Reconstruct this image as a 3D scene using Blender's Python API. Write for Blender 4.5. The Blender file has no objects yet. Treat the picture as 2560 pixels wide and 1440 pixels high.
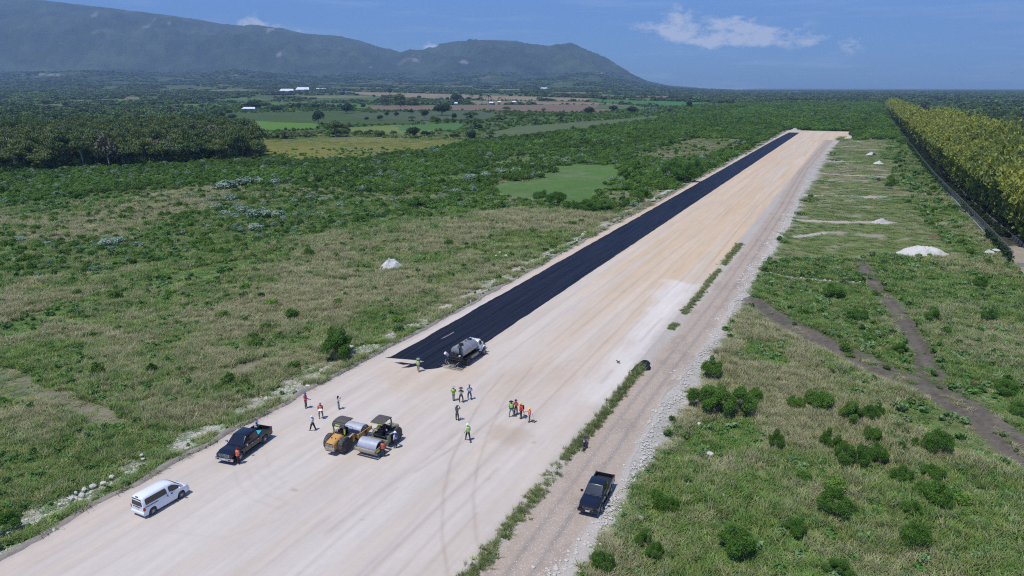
import bpy, bmesh, math, random
import numpy as np
from mathutils import Vector, Matrix, Euler

random.seed(7)
rng = np.random.default_rng(11)
sc = bpy.context.scene
ROOT = sc.collection
R = math.radians

# ------------------------------------------------------------------ camera, sky, sun, exposure
F, HZ, CAMH = 1770.0, 217.0, 34.0            # focal length and horizon row of the 2560-wide photo, drone height
PITCH = math.atan((720 - HZ) / F)
cd = bpy.data.cameras.new('camera'); cam = bpy.data.objects.new('camera', cd); ROOT.objects.link(cam)
cam.location = (0, 0, CAMH); cam.rotation_euler = (math.pi/2 - PITCH, 0, 0)
cd.sensor_width = 36; cd.lens = F / 2560 * 36; cd.clip_start = 0.5; cd.clip_end = 60000
sc.camera = cam

SUN_EL, SUN_AZ = 69.0, 229.0                 # azimuth clockwise from +Y
sd = bpy.data.lights.new('sun', 'SUN'); sd.energy = 3.45; sd.angle = R(0.53); sd.color = (1.0, 0.965, 0.9)
sun = bpy.data.objects.new('sun', sd); ROOT.objects.link(sun); sun.location = (0, 0, 300)
sdir = Vector((math.sin(R(SUN_AZ))*math.cos(R(SUN_EL)), math.cos(R(SUN_AZ))*math.cos(R(SUN_EL)), math.sin(R(SUN_EL))))
sun.rotation_euler = sdir.to_track_quat('Z', 'Y').to_euler()

def px_dir(px, py):
    x = (px-1280)/F; y = -(py-720)/F
    c, s = math.cos(PITCH), math.sin(PITCH)
    return Vector((x, c + y*s, -s + y*c))

w = bpy.data.worlds.new('World'); sc.world = w; w.use_nodes = True
nt = w.node_tree; N = nt.nodes; L = nt.links; N.clear()
wo = N.new('ShaderNodeOutputWorld'); bg = N.new('ShaderNodeBackground'); bg.inputs[1].default_value = 0.10
sky = N.new('ShaderNodeTexSky'); sky.sky_type = 'NISHITA'; sky.sun_disc = False
sky.sun_elevation = R(SUN_EL); sky.sun_rotation = R(SUN_AZ)
sky.air_density = 1.0; sky.dust_density = 0.6; sky.ozone_density = 2.5; sky.altitude = 50
# clouds: soft masks given in directions (azimuth, elevation), broken up by noise
tc = N.new('ShaderNodeTexCoord'); sep = N.new('ShaderNodeSeparateXYZ'); L.new(tc.outputs['Generated'], sep.inputs[0])
def wm(op, a, b=None, c=None, clamp=False):
    n = N.new('ShaderNodeMath'); n.operation = op; n.use_clamp = clamp
    for i, v in enumerate((a, b, c)):
        if v is None: continue
        if isinstance(v, (int, float)): n.inputs[i].default_value = v
        else: L.new(v, n.inputs[i])
    return n.outputs[0]
az = wm('ARCTAN2', sep.outputs[0], sep.outputs[1]); el = wm('ARCSINE', sep.outputs[2])
cmb = N.new('ShaderNodeCombineXYZ'); L.new(az, cmb.inputs[0]); L.new(wm('MULTIPLY', el, 1.9), cmb.inputs[1])
def wnoise(scale, det, rough, off=0):
    n = N.new('ShaderNodeTexNoise'); n.inputs['Scale'].default_value = scale; n.inputs['Detail'].default_value = det
    n.inputs['Roughness'].default_value = rough
    mp = N.new('ShaderNodeMapping'); mp.inputs['Location'].default_value = (off, off*.7, 0); L.new(cmb.outputs[0], mp.inputs[0]); L.new(mp.outputs[0], n.inputs['Vector'])
    return n.outputs['Fac']
n_big = wnoise(22, 8, 0.62); n_fine = wnoise(60, 7, 0.65, 5)
#           px, py, half-width, half-height, strength
clouds = [(625,52,26,20,1.3),(655,66,40,12,1.1),(720,80,60,9,.9),(1082,120,24,14,1.3),(975,126,26,8,1.0),(1505,116,22,12,.55),
          (1690,35,55,28,.62),(1765,45,50,26,.62),(1855,47,24,10,1.1),(1720,78,100,30,.8),(1800,88,90,26,.9),(1900,72,80,28,.95),(1660,72,70,22,.5),
          (1850,100,190,22,.5),(2015,96,40,20,.6),(2127,104,38,26,.85),(1950,100,60,20,.6)]
tot = None
for (px, py, hw, hh, st) in clouds:
    d = px_dir(px, py).normalized(); a0 = math.atan2(d.x, d.y); e0 = math.asin(d.z)
    s = 1/F * math.cos(a0)
    u = wm('DIVIDE', wm('SUBTRACT', az, a0), hw*s); v = wm('DIVIDE', wm('SUBTRACT', el, e0), hh*s)
    g = wm('EXPONENT', wm('MULTIPLY', wm('ADD', wm('MULTIPLY', u, u), wm('MULTIPLY', v, v)), -1.0))
    g = wm('MULTIPLY', g, st); tot = g if tot is None else wm('ADD', tot, g)
mask = wm('ADD', wm('MULTIPLY', wm('MINIMUM', tot, 1.25), 1.0), wm('ADD', wm('MULTIPLY', wm('SUBTRACT', n_big, .5), 4.6), wm('MULTIPLY', wm('SUBTRACT', n_fine, .5), 2.4)))
mask = wm('MULTIPLY', wm('MULTIPLY', wm('SUBTRACT', mask, .50), 1.05, clamp=True), wm('MULTIPLY', tot, 1.6, clamp=True), clamp=True)
mp = N.new('ShaderNodeMapping'); mp.inputs['Scale'].default_value = (2.2, 11, 1); L.new(cmb.outputs[0], mp.inputs[0])
ci = N.new('ShaderNodeTexNoise'); ci.inputs['Scale'].default_value = 2.6; ci.inputs['Detail'].default_value = 9; ci.inputs['Roughness'].default_value = .6; L.new(mp.outputs[0], ci.inputs['Vector'])
cirrus = wm('MULTIPLY', wm('SUBTRACT', ci.outputs['Fac'], 0.5, clamp=True), 1.1, clamp=True)
allm = wm('MAXIMUM', wm('MULTIPLY', mask, .95), cirrus)
tint = N.new('ShaderNodeMix'); tint.data_type = 'RGBA'; tint.blend_type = 'MULTIPLY'; tint.inputs[0].default_value = 1.0
L.new(sky.outputs[0], tint.inputs[6]); tint.inputs[7].default_value = (0.40, 0.71, 1.30, 1)
mix = N.new('ShaderNodeMix'); mix.data_type = 'RGBA'; L.new(allm, mix.inputs[0]); L.new(tint.outputs[2], mix.inputs[6]); mix.inputs[7].default_value = (8.6, 9.0, 9.8, 1)
L.new(mix.outputs[2], bg.inputs[0]); L.new(bg.outputs[0], wo.inputs[0])

sc.view_settings.view_transform = 'Standard'; sc.view_settings.look = 'None'; sc.view_settings.exposure = 0.22; sc.view_settings.gamma = 1
sc.cycles.max_bounces = 5; sc.cycles.diffuse_bounces = 3; sc.cycles.glossy_bounces = 2; sc.cycles.transmission_bounces = 2; sc.cycles.volume_bounces = 0
sc.cycles.transparent_max_bounces = 6; sc.cycles.caustics_reflective = False; sc.cycles.caustics_refractive = False
sc.cycles.pixel_filter_type = 'BLACKMAN_HARRIS'; sc.cycles.filter_width = 1.15; sc.cycles.use_denoising = False; sc.cycles.use_adaptive_sampling = False; sc.cycles.sample_clamp_indirect = 4

# ------------------------------------------------------------------ helpers
O0 = np.array([-16.73195061, 86.55095945])                  # where the bitumen begins; u runs along the strip, v across it to the right
U = np.array([256.7, 530.5]); U = U/np.linalg.norm(U); V = np.array([U[1], -U[0]])
UH = math.atan2(U[1], U[0])                                  # heading of the strip
def W(u, v): p = O0 + u*U + v*V; return (float(p[0]), float(p[1]))
def at(px, py, z=0.0):
    d = px_dir(px, py); t = (z - CAMH)/d.z; return (d.x*t, d.y*t)
def project(x, y, z=0.0):
    c, s = math.cos(PITCH), math.sin(PITCH); dz = z - CAMH
    dep = y*c - dz*s; up = y*s + dz*c
    dep = np.where(dep < .5, .5, dep)
    return 1280 + F*x/dep, 720 - F*up/dep

_T = np.random.default_rng(5).random((256, 256))
def vnoise(x, y, s, o=0):
    x = np.asarray(x, float)/s + o*17.3; y = np.asarray(y, float)/s + o*9.1
    xi = np.floor(x).astype(int); yi = np.floor(y).astype(int); fx = x-xi; fy = y-yi
    fx = fx*fx*(3-2*fx); fy = fy*fy*(3-2*fy)
    g = lambda a, b: _T[a & 255, b & 255]
    return (g(xi,yi)*(1-fx)+g(xi+1,yi)*fx)*(1-fy) + (g(xi,yi+1)*(1-fx)+g(xi+1,yi+1)*fx)*fy
def fbm(x, y, s, o=0, n=4):
    r = 0; a = .5; t = 0
    for i in range(n): r = r + a*vnoise(x, y, s/2**i, o+i*3); t += a; a *= .55
    return r/t
def inpoly(px, py, poly):
    px = np.asarray(px); py = np.asarray(py); ins = np.zeros(px.shape, bool); n = len(poly)
    for i in range(n):
        x1, y1 = poly[i]; x2, y2 = poly[(i+1) % n]
        if y1 == y2: continue
        c = ((y1 > py) != (y2 > py)) & (px < (x2-x1)*(py-y1)/(y2-y1)+x1); ins ^= c
    return ins
def pdist(x, y, pts):
    best = np.full(np.shape(x), 1e9)
    for (ax, ay), (bx, by) in zip(pts[:-1], pts[1:]):
        dx, dy = bx-ax, by-ay; t = np.clip(((x-ax)*dx+(y-ay)*dy)/(dx*dx+dy*dy), 0, 1)
        best = np.minimum(best, np.hypot(x-ax-t*dx, y-ay-t*dy))
    return best
def sstep(a, b, x): t = np.clip((x-a)/(b-a), 0, 1); return t*t*(3-2*t)

def tag(o, label=None, cat=None, group=None, kind=None):
    if label: o['label'] = label
    if cat: o['category'] = cat
    if group: o['group'] = group
    if kind: o['kind'] = kind
    return o
def empty(name, loc, rz=0.0, label=None, cat=None, group=None):
    o = bpy.data.objects.new(name, None); ROOT.objects.link(o); o.location = loc; o.rotation_euler = (0, 0, rz); o.empty_display_size = .3
    return tag(o, label, cat, group)
def link(name, me, m=None, parent=None):
    if m is not None and not me.materials: me.materials.append(m)
    o = bpy.data.objects.new(name, me); ROOT.objects.link(o)
    if parent is not None: o.parent = parent
    return o

def npmesh(name, co, faces, k):
    me = bpy.data.meshes.new(name); co = np.asarray(co, np.float32); faces = np.asarray(faces, np.int32)
    me.vertices.add(len(co)); me.vertices.foreach_set('co', co.ravel())
    nf = len(faces); me.loops.add(nf*k); me.loops.foreach_set('vertex_index', faces.ravel())
    me.polygons.add(nf); me.polygons.foreach_set('loop_start', np.arange(0, nf*k, k, dtype=np.int32))
    me.update(calc_edges=True); return me
def grid_faces(nr, nc):
    i = np.arange(nr-1)[:, None]*nc + np.arange(nc-1)[None, :]
    return np.stack([i, i+1, i+nc+1, i+nc], -1).reshape(-1, 4)
def setcol(me, col, name='col'):
    a = me.attributes.new(name, 'FLOAT_COLOR', 'POINT'); c = np.ones((len(me.vertices), 4), np.float32); c[:, :3] = col; a.data.foreach_set('color', c.ravel())

class MB:
    """collects shapes and links them as one mesh object"""
    def __init__(s): s.v = []; s.f = []; s.M = Matrix()
    def add(s, vs, fs):
        n = len(s.v); s.v += [tuple(s.M @ Vector(p)) for p in vs]; s.f += [tuple(i+n for i in f) for f in fs]; return s
    def box(s, c, d, rot=None, taper=1.0):
        hx, hy, hz = d[0]/2, d[1]/2, d[2]/2; vs = []
        for z in (-1, 1):
            k = taper if z > 0 else 1
            for x, y in ((-1,-1),(1,-1),(1,1),(-1,1)): vs.append(Vector((x*hx*k, y*hy*k, z*hz)))
        if rot is not None:
            e = Euler(rot).to_matrix(); vs = [e @ p for p in vs]
        return s.add([p+Vector(c) for p in vs], [(3,2,1,0),(4,5,6,7),(0,1,5,4),(1,2,6,5),(2,3,7,6),(3,0,4,7)])
    def tube(s, pts, r, n=8, cap=True):
        pts = [Vector(p) for p in pts]; rs = r if isinstance(r, (list, tuple)) else [r]*len(pts); vs = []; fs = []
        for i, p in enumerate(pts):
            d = (pts[min(i+1, len(pts)-1)]-pts[max(i-1, 0)]).normalized()
            a = d.orthogonal().normalized() if i == 0 else (a - d*a.dot(d)).normalized()
            b = d.cross(a)
            for k in range(n): t = 2*math.pi*k/n; vs.append(p + (a*math.cos(t)+b*math.sin(t))*rs[i])
        for i in range(len(pts)-1):
            for k in range(n): fs.append((i*n+k, i*n+(k+1) % n, (i+1)*n+(k+1) % n, (i+1)*n+k))
        if cap: fs.append(tuple(range(n-1, -1, -1))); fs.append(tuple((len(pts)-1)*n+k for k in range(n)))
        return s.add(vs, fs)
    def loft(s, rings, cap=True, closed=True):
        n = len(rings[0]); vs = [p for r in rings for p in r]; fs = []
        m = n if closed else n-1
        for i in range(len(rings)-1):
            for k in range(m): fs.append((i*n+k, i*n+(k+1) % n, (i+1)*n+(k+1) % n, (i+1)*n+k))
        if cap: fs.append(tuple(range(n-1, -1, -1))); fs.append(tuple((len(rings)-1)*n+k for k in range(n)))
        return s.add(vs, fs)
    def lathe(s, prof, c=(0,0,0), n=20, axis='y'):
        rings = []
        for (a, r) in prof:
            ring = []
            for k in range(n):
                t = 2*math.pi*k/n; q = (r*math.cos(t), a, r*math.sin(t)) if axis == 'y' else ((r*math.cos(t), r*math.sin(t), a) if axis == 'z' else (a, r*math.cos(t), r*math.sin(t)))
                ring.append((q[0]+c[0], q[1]+c[1], q[2]+c[2]))
            rings.append(ring)
        return s.loft(rings)
    def prism(s, poly, off):
        """poly: list of 3-D points; off: extrusion vector"""
        n = len(poly); a = [Vector(p) for p in poly]; b = [p+Vector(off) for p in a]
        return s.add(a+b, [tuple(range(n-1, -1, -1)), tuple(range(n, 2*n))]+[(i, (i+1) % n, n+(i+1) % n, n+i) for i in range(n)])
    def build(s, name, m, parent=None, smooth=0, bevel=0, seg=2):
        me = bpy.data.meshes.new(name); me.from_pydata(s.v, [], s.f)
        b = bmesh.new(); b.from_mesh(me); bmesh.ops.recalc_face_normals(b, faces=b.faces)
        if bevel:
            ed = [e for e in b.edges if len(e.link_faces) == 2 and e.calc_face_angle(0) > R(25)]
            bmesh.ops.bevel(b, geom=ed, offset=bevel, segments=seg, affect='EDGES', profile=.5)
        b.to_mesh(me); b.free()
        if smooth:
            me.shade_smooth(); me.set_sharp_from_angle(angle=R(smooth))
        me.materials.append(m); return link(name, me, None, parent)

# ------------------------------------------------------------------ materials
def new_mat(name):
    m = bpy.data.materials.new(name); m.use_nodes = True; return m, m.node_tree, m.node_tree.nodes['Principled BSDF']
def sw(b, k, v):
    if k in b.inputs: b.inputs[k].default_value = v
def paint(name, col, rough=.5, metal=0, coat=0, var=.12, scale=6, spec=.5, dust=None):
    m, t, b = new_mat(name); sw(b, 'Roughness', rough); sw(b, 'Metallic', metal); sw(b, 'Coat Weight', coat); sw(b, 'Coat Roughness', .06); sw(b, 'Specular IOR Level', spec)
    n = t.nodes.new('ShaderNodeTexNoise'); n.inputs['Scale'].default_value = scale; n.inputs['Detail'].default_value = 5
    tcn = t.nodes.new('ShaderNodeTexCoord'); t.links.new(tcn.outputs['Object'], n.inputs['Vector'])
    r = t.nodes.new('ShaderNodeValToRGB'); r.color_ramp.elements[0].position = .3; r.color_ramp.elements[1].position = .7
    c = np.array(col); lo = c*(1-var); hi = np.minimum(c*(1+var), 1)
    if dust is not None: hi = c*.55+np.array(dust)*.45
    r.color_ramp.elements[0].color = (*lo, 1); r.color_ramp.elements[1].color = (*hi, 1)
    t.links.new(n.outputs['Fac'], r.inputs[0]); t.links.new(r.outputs[0], b.inputs['Base Color']); return m
def leafmat(name, c1, c2, rough=.6, inst=None, tr=.25):
    """foliage: colour varies by object / instance and by clump"""
    m, t, b = new_mat(name); n = t.nodes; l = t.links; sw(b, 'Roughness', rough); sw(b, 'Specular IOR Level', .25)
    oi = n.new('ShaderNodeObjectInfo'); no = n.new('ShaderNodeTexNoise'); no.inputs['Scale'].default_value = 1.3; no.inputs['Detail'].default_value = 3
    tcn = n.new('ShaderNodeTexCoord'); l.new(tcn.outputs['Object'], no.inputs['Vector'])
    ad = n.new('ShaderNodeMath'); ad.operation = 'MULTIPLY_ADD'; l.new(oi.outputs['Random'], ad.inputs[0]); ad.inputs[1].default_value = .55
    mu = n.new('ShaderNodeMath'); mu.operation = 'MULTIPLY_ADD'; l.new(no.outputs['Fac'], mu.inputs[0]); mu.inputs[1].default_value = 1.1; mu.inputs[2].default_value = -.3
    l.new(mu.outputs[0], ad.inputs[2])
    mx = n.new('ShaderNodeMix'); mx.data_type = 'RGBA'; l.new(ad.outputs[0], mx.inputs[0]); mx.clamp_factor = True
    if inst:
        a = n.new('ShaderNodeAttribute'); a.attribute_type = 'INSTANCER'; a.attribute_name = inst
        h = n.new('ShaderNodeMix'); h.data_type = 'RGBA'; h.blend_type = 'MULTIPLY'; h.inputs[0].default_value = 1
        mx.inputs[6].default_value = (*c1, 1); mx.inputs[7].default_value = (*c2, 1); l.new(mx.outputs[2], h.inputs[6]); l.new(a.outputs['Color'], h.inputs[7]); out = h.outputs[2]
    else:
        mx.inputs[6].default_value = (*c1, 1); mx.inputs[7].default_value = (*c2, 1); out = mx.outputs[2]
    l.new(out, b.inputs['Base Color'])
    if tr:
        tb = n.new('ShaderNodeBsdfTranslucent'); l.new(out, tb.inputs[0]); ms = n.new('ShaderNodeMixShader'); ms.inputs[0].default_value = tr
        l.new(b.outputs[0], ms.inputs[1]); l.new(tb.outputs[0], ms.inputs[2]); l.new(ms.outputs[0], n['Material Output'].inputs[0])
    return m
def earthmat(name, scales=((.5,.5),(3.0,.35),(18,.25)), bump=.25, rough=.95, attr='col', streak=None, speck=None, base=None):
    """land surface: painted cover colour times noise at several real sizes (metres)"""
    m, t, b = new_mat(name); n = t.nodes; l = t.links; sw(b, 'Roughness', rough); sw(b, 'Specular IOR Level', .1)
    g = n.new('ShaderNodeNewGeometry'); prev = None
    for i, (s, amp) in enumerate(scales):
        no = n.new('ShaderNodeTexNoise'); no.inputs['Scale'].default_value = 1/s; no.inputs['Detail'].default_value = 5; no.inputs['Roughness'].default_value = .62
        if streak and i in streak:
            mp = n.new('ShaderNodeMapping'); mp.vector_type = 'POINT'; mp.inputs['Rotation'].default_value = (0, 0, -UH)
            m2 = n.new('ShaderNodeMapping'); m2.inputs['Scale'].default_value = (1/streak[i], 1, 1)
            l.new(g.outputs['Position'], mp.inputs[0]); l.new(mp.outputs[0], m2.inputs[0]); l.new(m2.outputs[0], no.inputs['Vector'])
        else: l.new(g.outputs['Position'], no.inputs['Vector'])
        ma = n.new('ShaderNodeMath'); ma.operation = 'MULTIPLY_ADD'; l.new(no.outputs['Fac'], ma.inputs[0]); ma.inputs[1].default_value = amp*2; ma.inputs[2].default_value = 1-amp
        if prev is None: prev = ma.outputs[0]; first = no.outputs['Fac']
        else:
            mm = n.new('ShaderNodeMath'); mm.operation = 'MULTIPLY'; l.new(prev, mm.inputs[0]); l.new(ma.outputs[0], mm.inputs[1]); prev = mm.outputs[0]
    if base is None: a = n.new('ShaderNodeAttribute'); a.attribute_name = attr; src = a.outputs['Color']
    else: a = n.new('ShaderNodeRGB'); a.outputs[0].default_value = (*base, 1); src = a.outputs[0]
    vm = n.new('ShaderNodeVectorMath'); vm.operation = 'SCALE'; l.new(src, vm.inputs[0]); l.new(prev, vm.inputs['Scale'])
    out = vm.outputs[0]
    if speck:
        vo = n.new('ShaderNodeTexVoronoi'); vo.inputs['Scale'].default_value = 1/speck[0]; l.new(g.outputs['Position'], vo.inputs['Vector'])
        lt = n.new('ShaderNodeMath'); lt.operation = 'LESS_THAN'; l.new(vo.outputs['Distance'], lt.inputs[0]); lt.inputs[1].default_value = speck[1]
        sx = n.new('ShaderNodeMix'); sx.data_type = 'RGBA'; l.new(lt.outputs[0], sx.inputs[0]); l.new(out, sx.inputs[6]); sx.inputs[7].default_value = (*speck[2], 1); out = sx.outputs[2]
    l.new(out, b.inputs['Base Color'])
    bp = n.new('ShaderNodeBump'); bp.inputs['Strength'].default_value = bump; bp.inputs['Distance'].default_value = .15; l.new(first, bp.inputs['Height']); l.new(bp.outputs[0], b.inputs['Normal'])
    return m
# ------------------------------------------------------------------ land cover, traced on the photograph and dropped onto the ground plane
# zone: polygon (photo pixels), base colour, grass height factor, dry share, scrub per m2
DRYC = np.array([.235, .215, .12]); GRNC = np.array([.11, .175, .042]); DKG = np.array([.030, .060, .014])
ZONES = [
 ('dryleft',  [(-2500,1700),(-2500,620),(0,700),(160,690),(420,640),(600,600),(1000,530),(1300,500),(1600,480),(1680,500),(300,1300),(-400,1700)], None, 1.0, .50, .012),
 ('midgreen', [(-600,760),(-200,560),(0,590),(300,580),(520,520),(650,450),(1000,400),(1300,470),(1640,470),(1560,530),(1300,520),(1000,545),(600,610),(420,650),(160,700),(0,712)], (.045,.092,.022), .6, .12, .10),
 ('drypatch', [(-400,600),(0,545),(200,515),(420,475),(640,452),(560,500),(520,525),(300,585),(0,600)], (.13,.135,.068), .7, .55, .05),
 ('scrubA',   [(-1500,540),(0,512),(330,482),(600,456),(720,440),(900,380),(640,398),(0,428),(-1500,470)], (.040,.090,.018), .6, .08, .22),
 ('belt',     [(600,460),(640,402),(900,398),(1070,372),(1190,352),(1500,320),(1700,290),(1720,262),(2190,256),(2215,290),(2265,360),(2140,347),(2000,325),(1965,330),(1570,525),(1250,480),(1000,480),(760,470)], (.036,.080,.017), .6, .05, .20),
 ('smooth',   [(1240,466),(1430,408),(1556,404),(1552,468),(1480,505),(1330,495)], (.075,.145,.038), .12, .1, .0),
 ('smooth2',  [(1560,470),(1690,470),(1640,500),(1480,510)], (.12,.14,.05), .3, .5, .01),
 ('brown',    [(1590,388),(1700,350),(1842,345),(1850,372),(1760,398),(1600,412)], (.13,.12,.065), .4, .6, .01),
 ('clear1',   [(1180,425),(1330,405),(1450,372),(1300,385),(1200,402)], (.09,.16,.035), .3, .2, .02),
 ('clear2',   [(1060,440),(1200,425),(1230,432),(1120,455)], (.09,.16,.035), .3, .2, .02),
 ('lowgreen', [(300,705),(640,640),(760,600),(560,690),(380,730)], (.085,.145,.035), .3, .2, .0),
 ('lowgreen2',[(-60,820),(150,745),(180,760),(60,840),(-60,860)], (.085,.15,.035), .3, .15, .0),
 ('olive',    [(-400,1600),(-300,1150),(0,1060),(200,1040),(430,1040),(640,1010),(600,1080),(250,1260),(0,1390)], (.095,.130,.042), .9, .33, .0),
 ('barepatch',[(-60,900),(60,925),(150,950),(240,995),(330,1040),(350,1062),(250,1050),(130,1005),(-60,965)], (.19,.165,.125), .22, .7, .0),
 ('barepatch2',[(570,930),(680,895),(700,905),(620,940)], (.15,.14,.10), .1, .6, .0),
 # right of the haul road
 ('rstrips',  [(2102,352),(2200,350),(2240,350),(2520,650),(1900,650),(1990,500),(2024,425)], (.15,.165,.065), .25, .4, .003),
 ('rgreen',   [(2215,355),(2248,350),(2530,650),(2400,640),(2240,470)], (.060,.125,.028), .5, .1, .02),
 ('rmid',     [(1900,640),(2560,640),(3000,900),(3000,1200),(2560,1120),(2350,975),(1900,742),(1890,690)], (.070,.125,.030), .8, .22, .012),
 ('rlow',     [(1880,760),(2350,975),(2560,1110),(3600,1900),(3200,2600),(1300,2600),(1475,1440),(1545,1244),(1610,1131),(1680,990),(1821,820)], None, 1.05, .72, .004),
 ('rbright',  [(2080,660),(2560,700),(2900,900),(2700,1060),(2300,940),(2260,800)], (.065,.135,.034), .9, .1, .01),
 ('rg1',      [(1690,1060),(1860,1040),(1900,1100),(1760,1160),(1640,1170)], (.055,.135,.025), .7, .05, .0),
 ('rg2',      [(1850,840),(1960,830),(1960,920),(1840,900)], (.065,.14,.030), .7, .08, .0),
 ('rg3',      [(2200,975),(2340,985),(2500,1120),(2560,1180),(2440,1140),(2300,1080),(2200,1030)], (.10,.14,.045), .3, .3, .0),
 ('rg4',      [(2380,950),(2480,960),(2580,1080),(2580,1115),(2440,1010)], (.10,.15,.045), .3, .25, .0),
 ('beyondR',  [(2225,262),(2240,250),(5000,250),(5000,500),(2560,400)], (.055,.10,.028), .4, .05, .05),
]
FIELDS = [  # label, polygon, colour
 ('olive yellow crop field just behind the green scrub belt', [(645,352),(760,345),(870,342),(1060,350),(1185,352),(1130,366),(1060,373),(890,400),(770,404),(672,390),(640,372)], (.170,.170,.038)),
 ('bright green crop strip beside the dark forest edge', [(560,302),(700,304),(800,308),(795,322),(640,328),(560,318)], (.095,.185,.030)),
 ('yellow green grass plot behind the olive field', [(870,320),(1000,313),(1090,328),(1060,340),(880,333)], (.14,.18,.05)),
 ('small mid green plot left of the round trees', [(990,315),(1165,308),(1140,326),(1000,328)], (.07,.15,.04)),
 ('dark green plantation plot with rows of tall crops', [(560,284),(860,278),(1080,292),(1030,310),(870,313),(560,300)], (.060,.095,.030)),
 ('grey green plot in front of the brown ploughed land', [(860,285),(1180,276),(1300,296),(1060,302),(900,296)], (.075,.10,.05)),
 ('brown ploughed field in the middle distance', [(830,265),(1180,263),(1560,262),(1610,268),(1500,282),(1180,276),(960,276)], (.170,.125,.088)),
 ('long tan field behind the tree rows', [(820,228),(1100,235),(1480,246),(1460,253),(1180,249),(960,241)], (.24,.19,.12)),
 ('tan and brown strip behind the ploughed field', [(1170,252),(1460,255),(1560,261),(1180,262)], (.22,.165,.11)),
 ('long bright green field left of the far woods', [(1460,250),(1650,252),(1870,261),(1700,268),(1570,261)], (.06,.155,.04)),
 ('grey green pasture beside the scrub belt', [(1175,345),(1290,318),(1500,303),(1700,286),(1640,301),(1290,346)], (.095,.125,.055)),
 ('narrow green field in front of the white sheds', [(660,255),(820,258),(960,264),(900,268),(680,264)], (.075,.16,.04)),
 ('pale green clearing beyond the forest on the left', [(170,286),(240,282),(250,294),(190,296)], (.11,.17,.05)),
 ('brown strip of bare soil far left', [(305,242),(355,242),(350,248),(310,248)], (.19,.14,.10)),
 ('green meadow strip far on the left side', [(250,248),(400,246),(400,254),(260,257)], (.09,.15,.045)),
 ('pale green meadow far on the right horizon', [(2330,256),(2560,258),(2560,262),(2340,261)], (.13,.16,.08)),
 ('light green meadow among the far left woods', [(420,262),(540,260),(560,266),(430,268)], (.10,.16,.05)),
 ('narrow tan field in the far left plain', [(440,236),(560,235),(560,239),(445,240)], (.20,.17,.11)),
 ('thin green field strip left of the white sheds', [(560,246),(650,245),(655,249),(565,250)], (.09,.16,.05)),
 ('pale fallow plot behind the white sheds', [(860,219),(1000,220),(1000,224),(865,223)], (.17,.18,.10)),
 ('green plot among the far centre tree lines', [(1010,228),(1150,229),(1150,233),(1015,232)], (.085,.15,.05)),
 ('dull green plot right of the tan fields', [(1500,262),(1640,270),(1600,276),(1490,272)], (.085,.13,.05)),
 ('pale plot in the far centre plain', [(1180,222),(1300,223),(1300,227),(1185,226)], (.15,.17,.09)),
 ('olive fallow strip in the far left plain', [(60,262),(160,260),(165,266),(65,268)], (.11,.14,.06)),
 ('a', [(120,250),(260,249),(262,252),(125,253)], (.13,.16,.07)), ('b', [(460,225),(620,224),(620,227),(465,228)], (.16,.16,.09)), ('c', [(200,222),(330,221),(330,224),(205,225)], (.12,.15,.07)),
 ('d', [(1050,214),(1250,214),(1250,217),(1055,217)], (.15,.15,.09)), ('e', [(1380,230),(1560,231),(1560,234),(1385,234)], (.17,.14,.09)), ('f', [(1560,246),(1780,248),(1780,251),(1565,250)], (.10,.15,.05)),
 ('g', [(900,210),(1010,210),(1010,212),(905,212)], (.17,.16,.11)), ('h', [(680,240),(860,238),(960,243),(800,246)], (.15,.16,.07)), ('i', [(1200,236),(1330,237),(1330,240),(1205,240)], (.09,.15,.05)),
 ('j', [(0,232),(120,231),(120,235),(0,236)], (.11,.14,.06)), ('k', [(2300,236),(2480,237),(2480,239),(2305,239)], (.14,.16,.08)), ('l', [(1900,228),(2040,228),(2040,230),(1905,230)], (.13,.15,.08)),
 ('brown strip of ploughed land far behind the trees', [(1490,238),(1700,240),(1690,244),(1500,243)], (.19,.145,.10)),
]
TRACKS = [([(1890,750),(1960,800),(2060,850),(2180,905),(2280,948),(2350,975),(2440,1030),(2560,1128),(2760,1270)], 1.9),
          ([(2150,655),(2200,722),(2262,800),(2310,880),(2345,965)], 1.2)]
TRW = [([at(*p) for p in pts], w_) for pts, w_ in TRACKS]
BERMS = [([(2005,431),(2100,434),(2180,437),(2252,443)], 1.0), ([(2030,487),(2110,488),(2215,489)], .8), ([(1998,548),(2100,551),(2230,552)], 1.1),
         ([(2060,400),(2160,403)], .7), ([(2100,352),(2190,356)], .9), ([(1990,588),(2060,578)], .9)]
BEW = [([at(*p) for p in pts], w_) for pts, w_ in BERMS]
DARKT = [at(*p) for p in [(1918,680),(1985,690),(2060,697),(2165,703)]]

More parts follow.
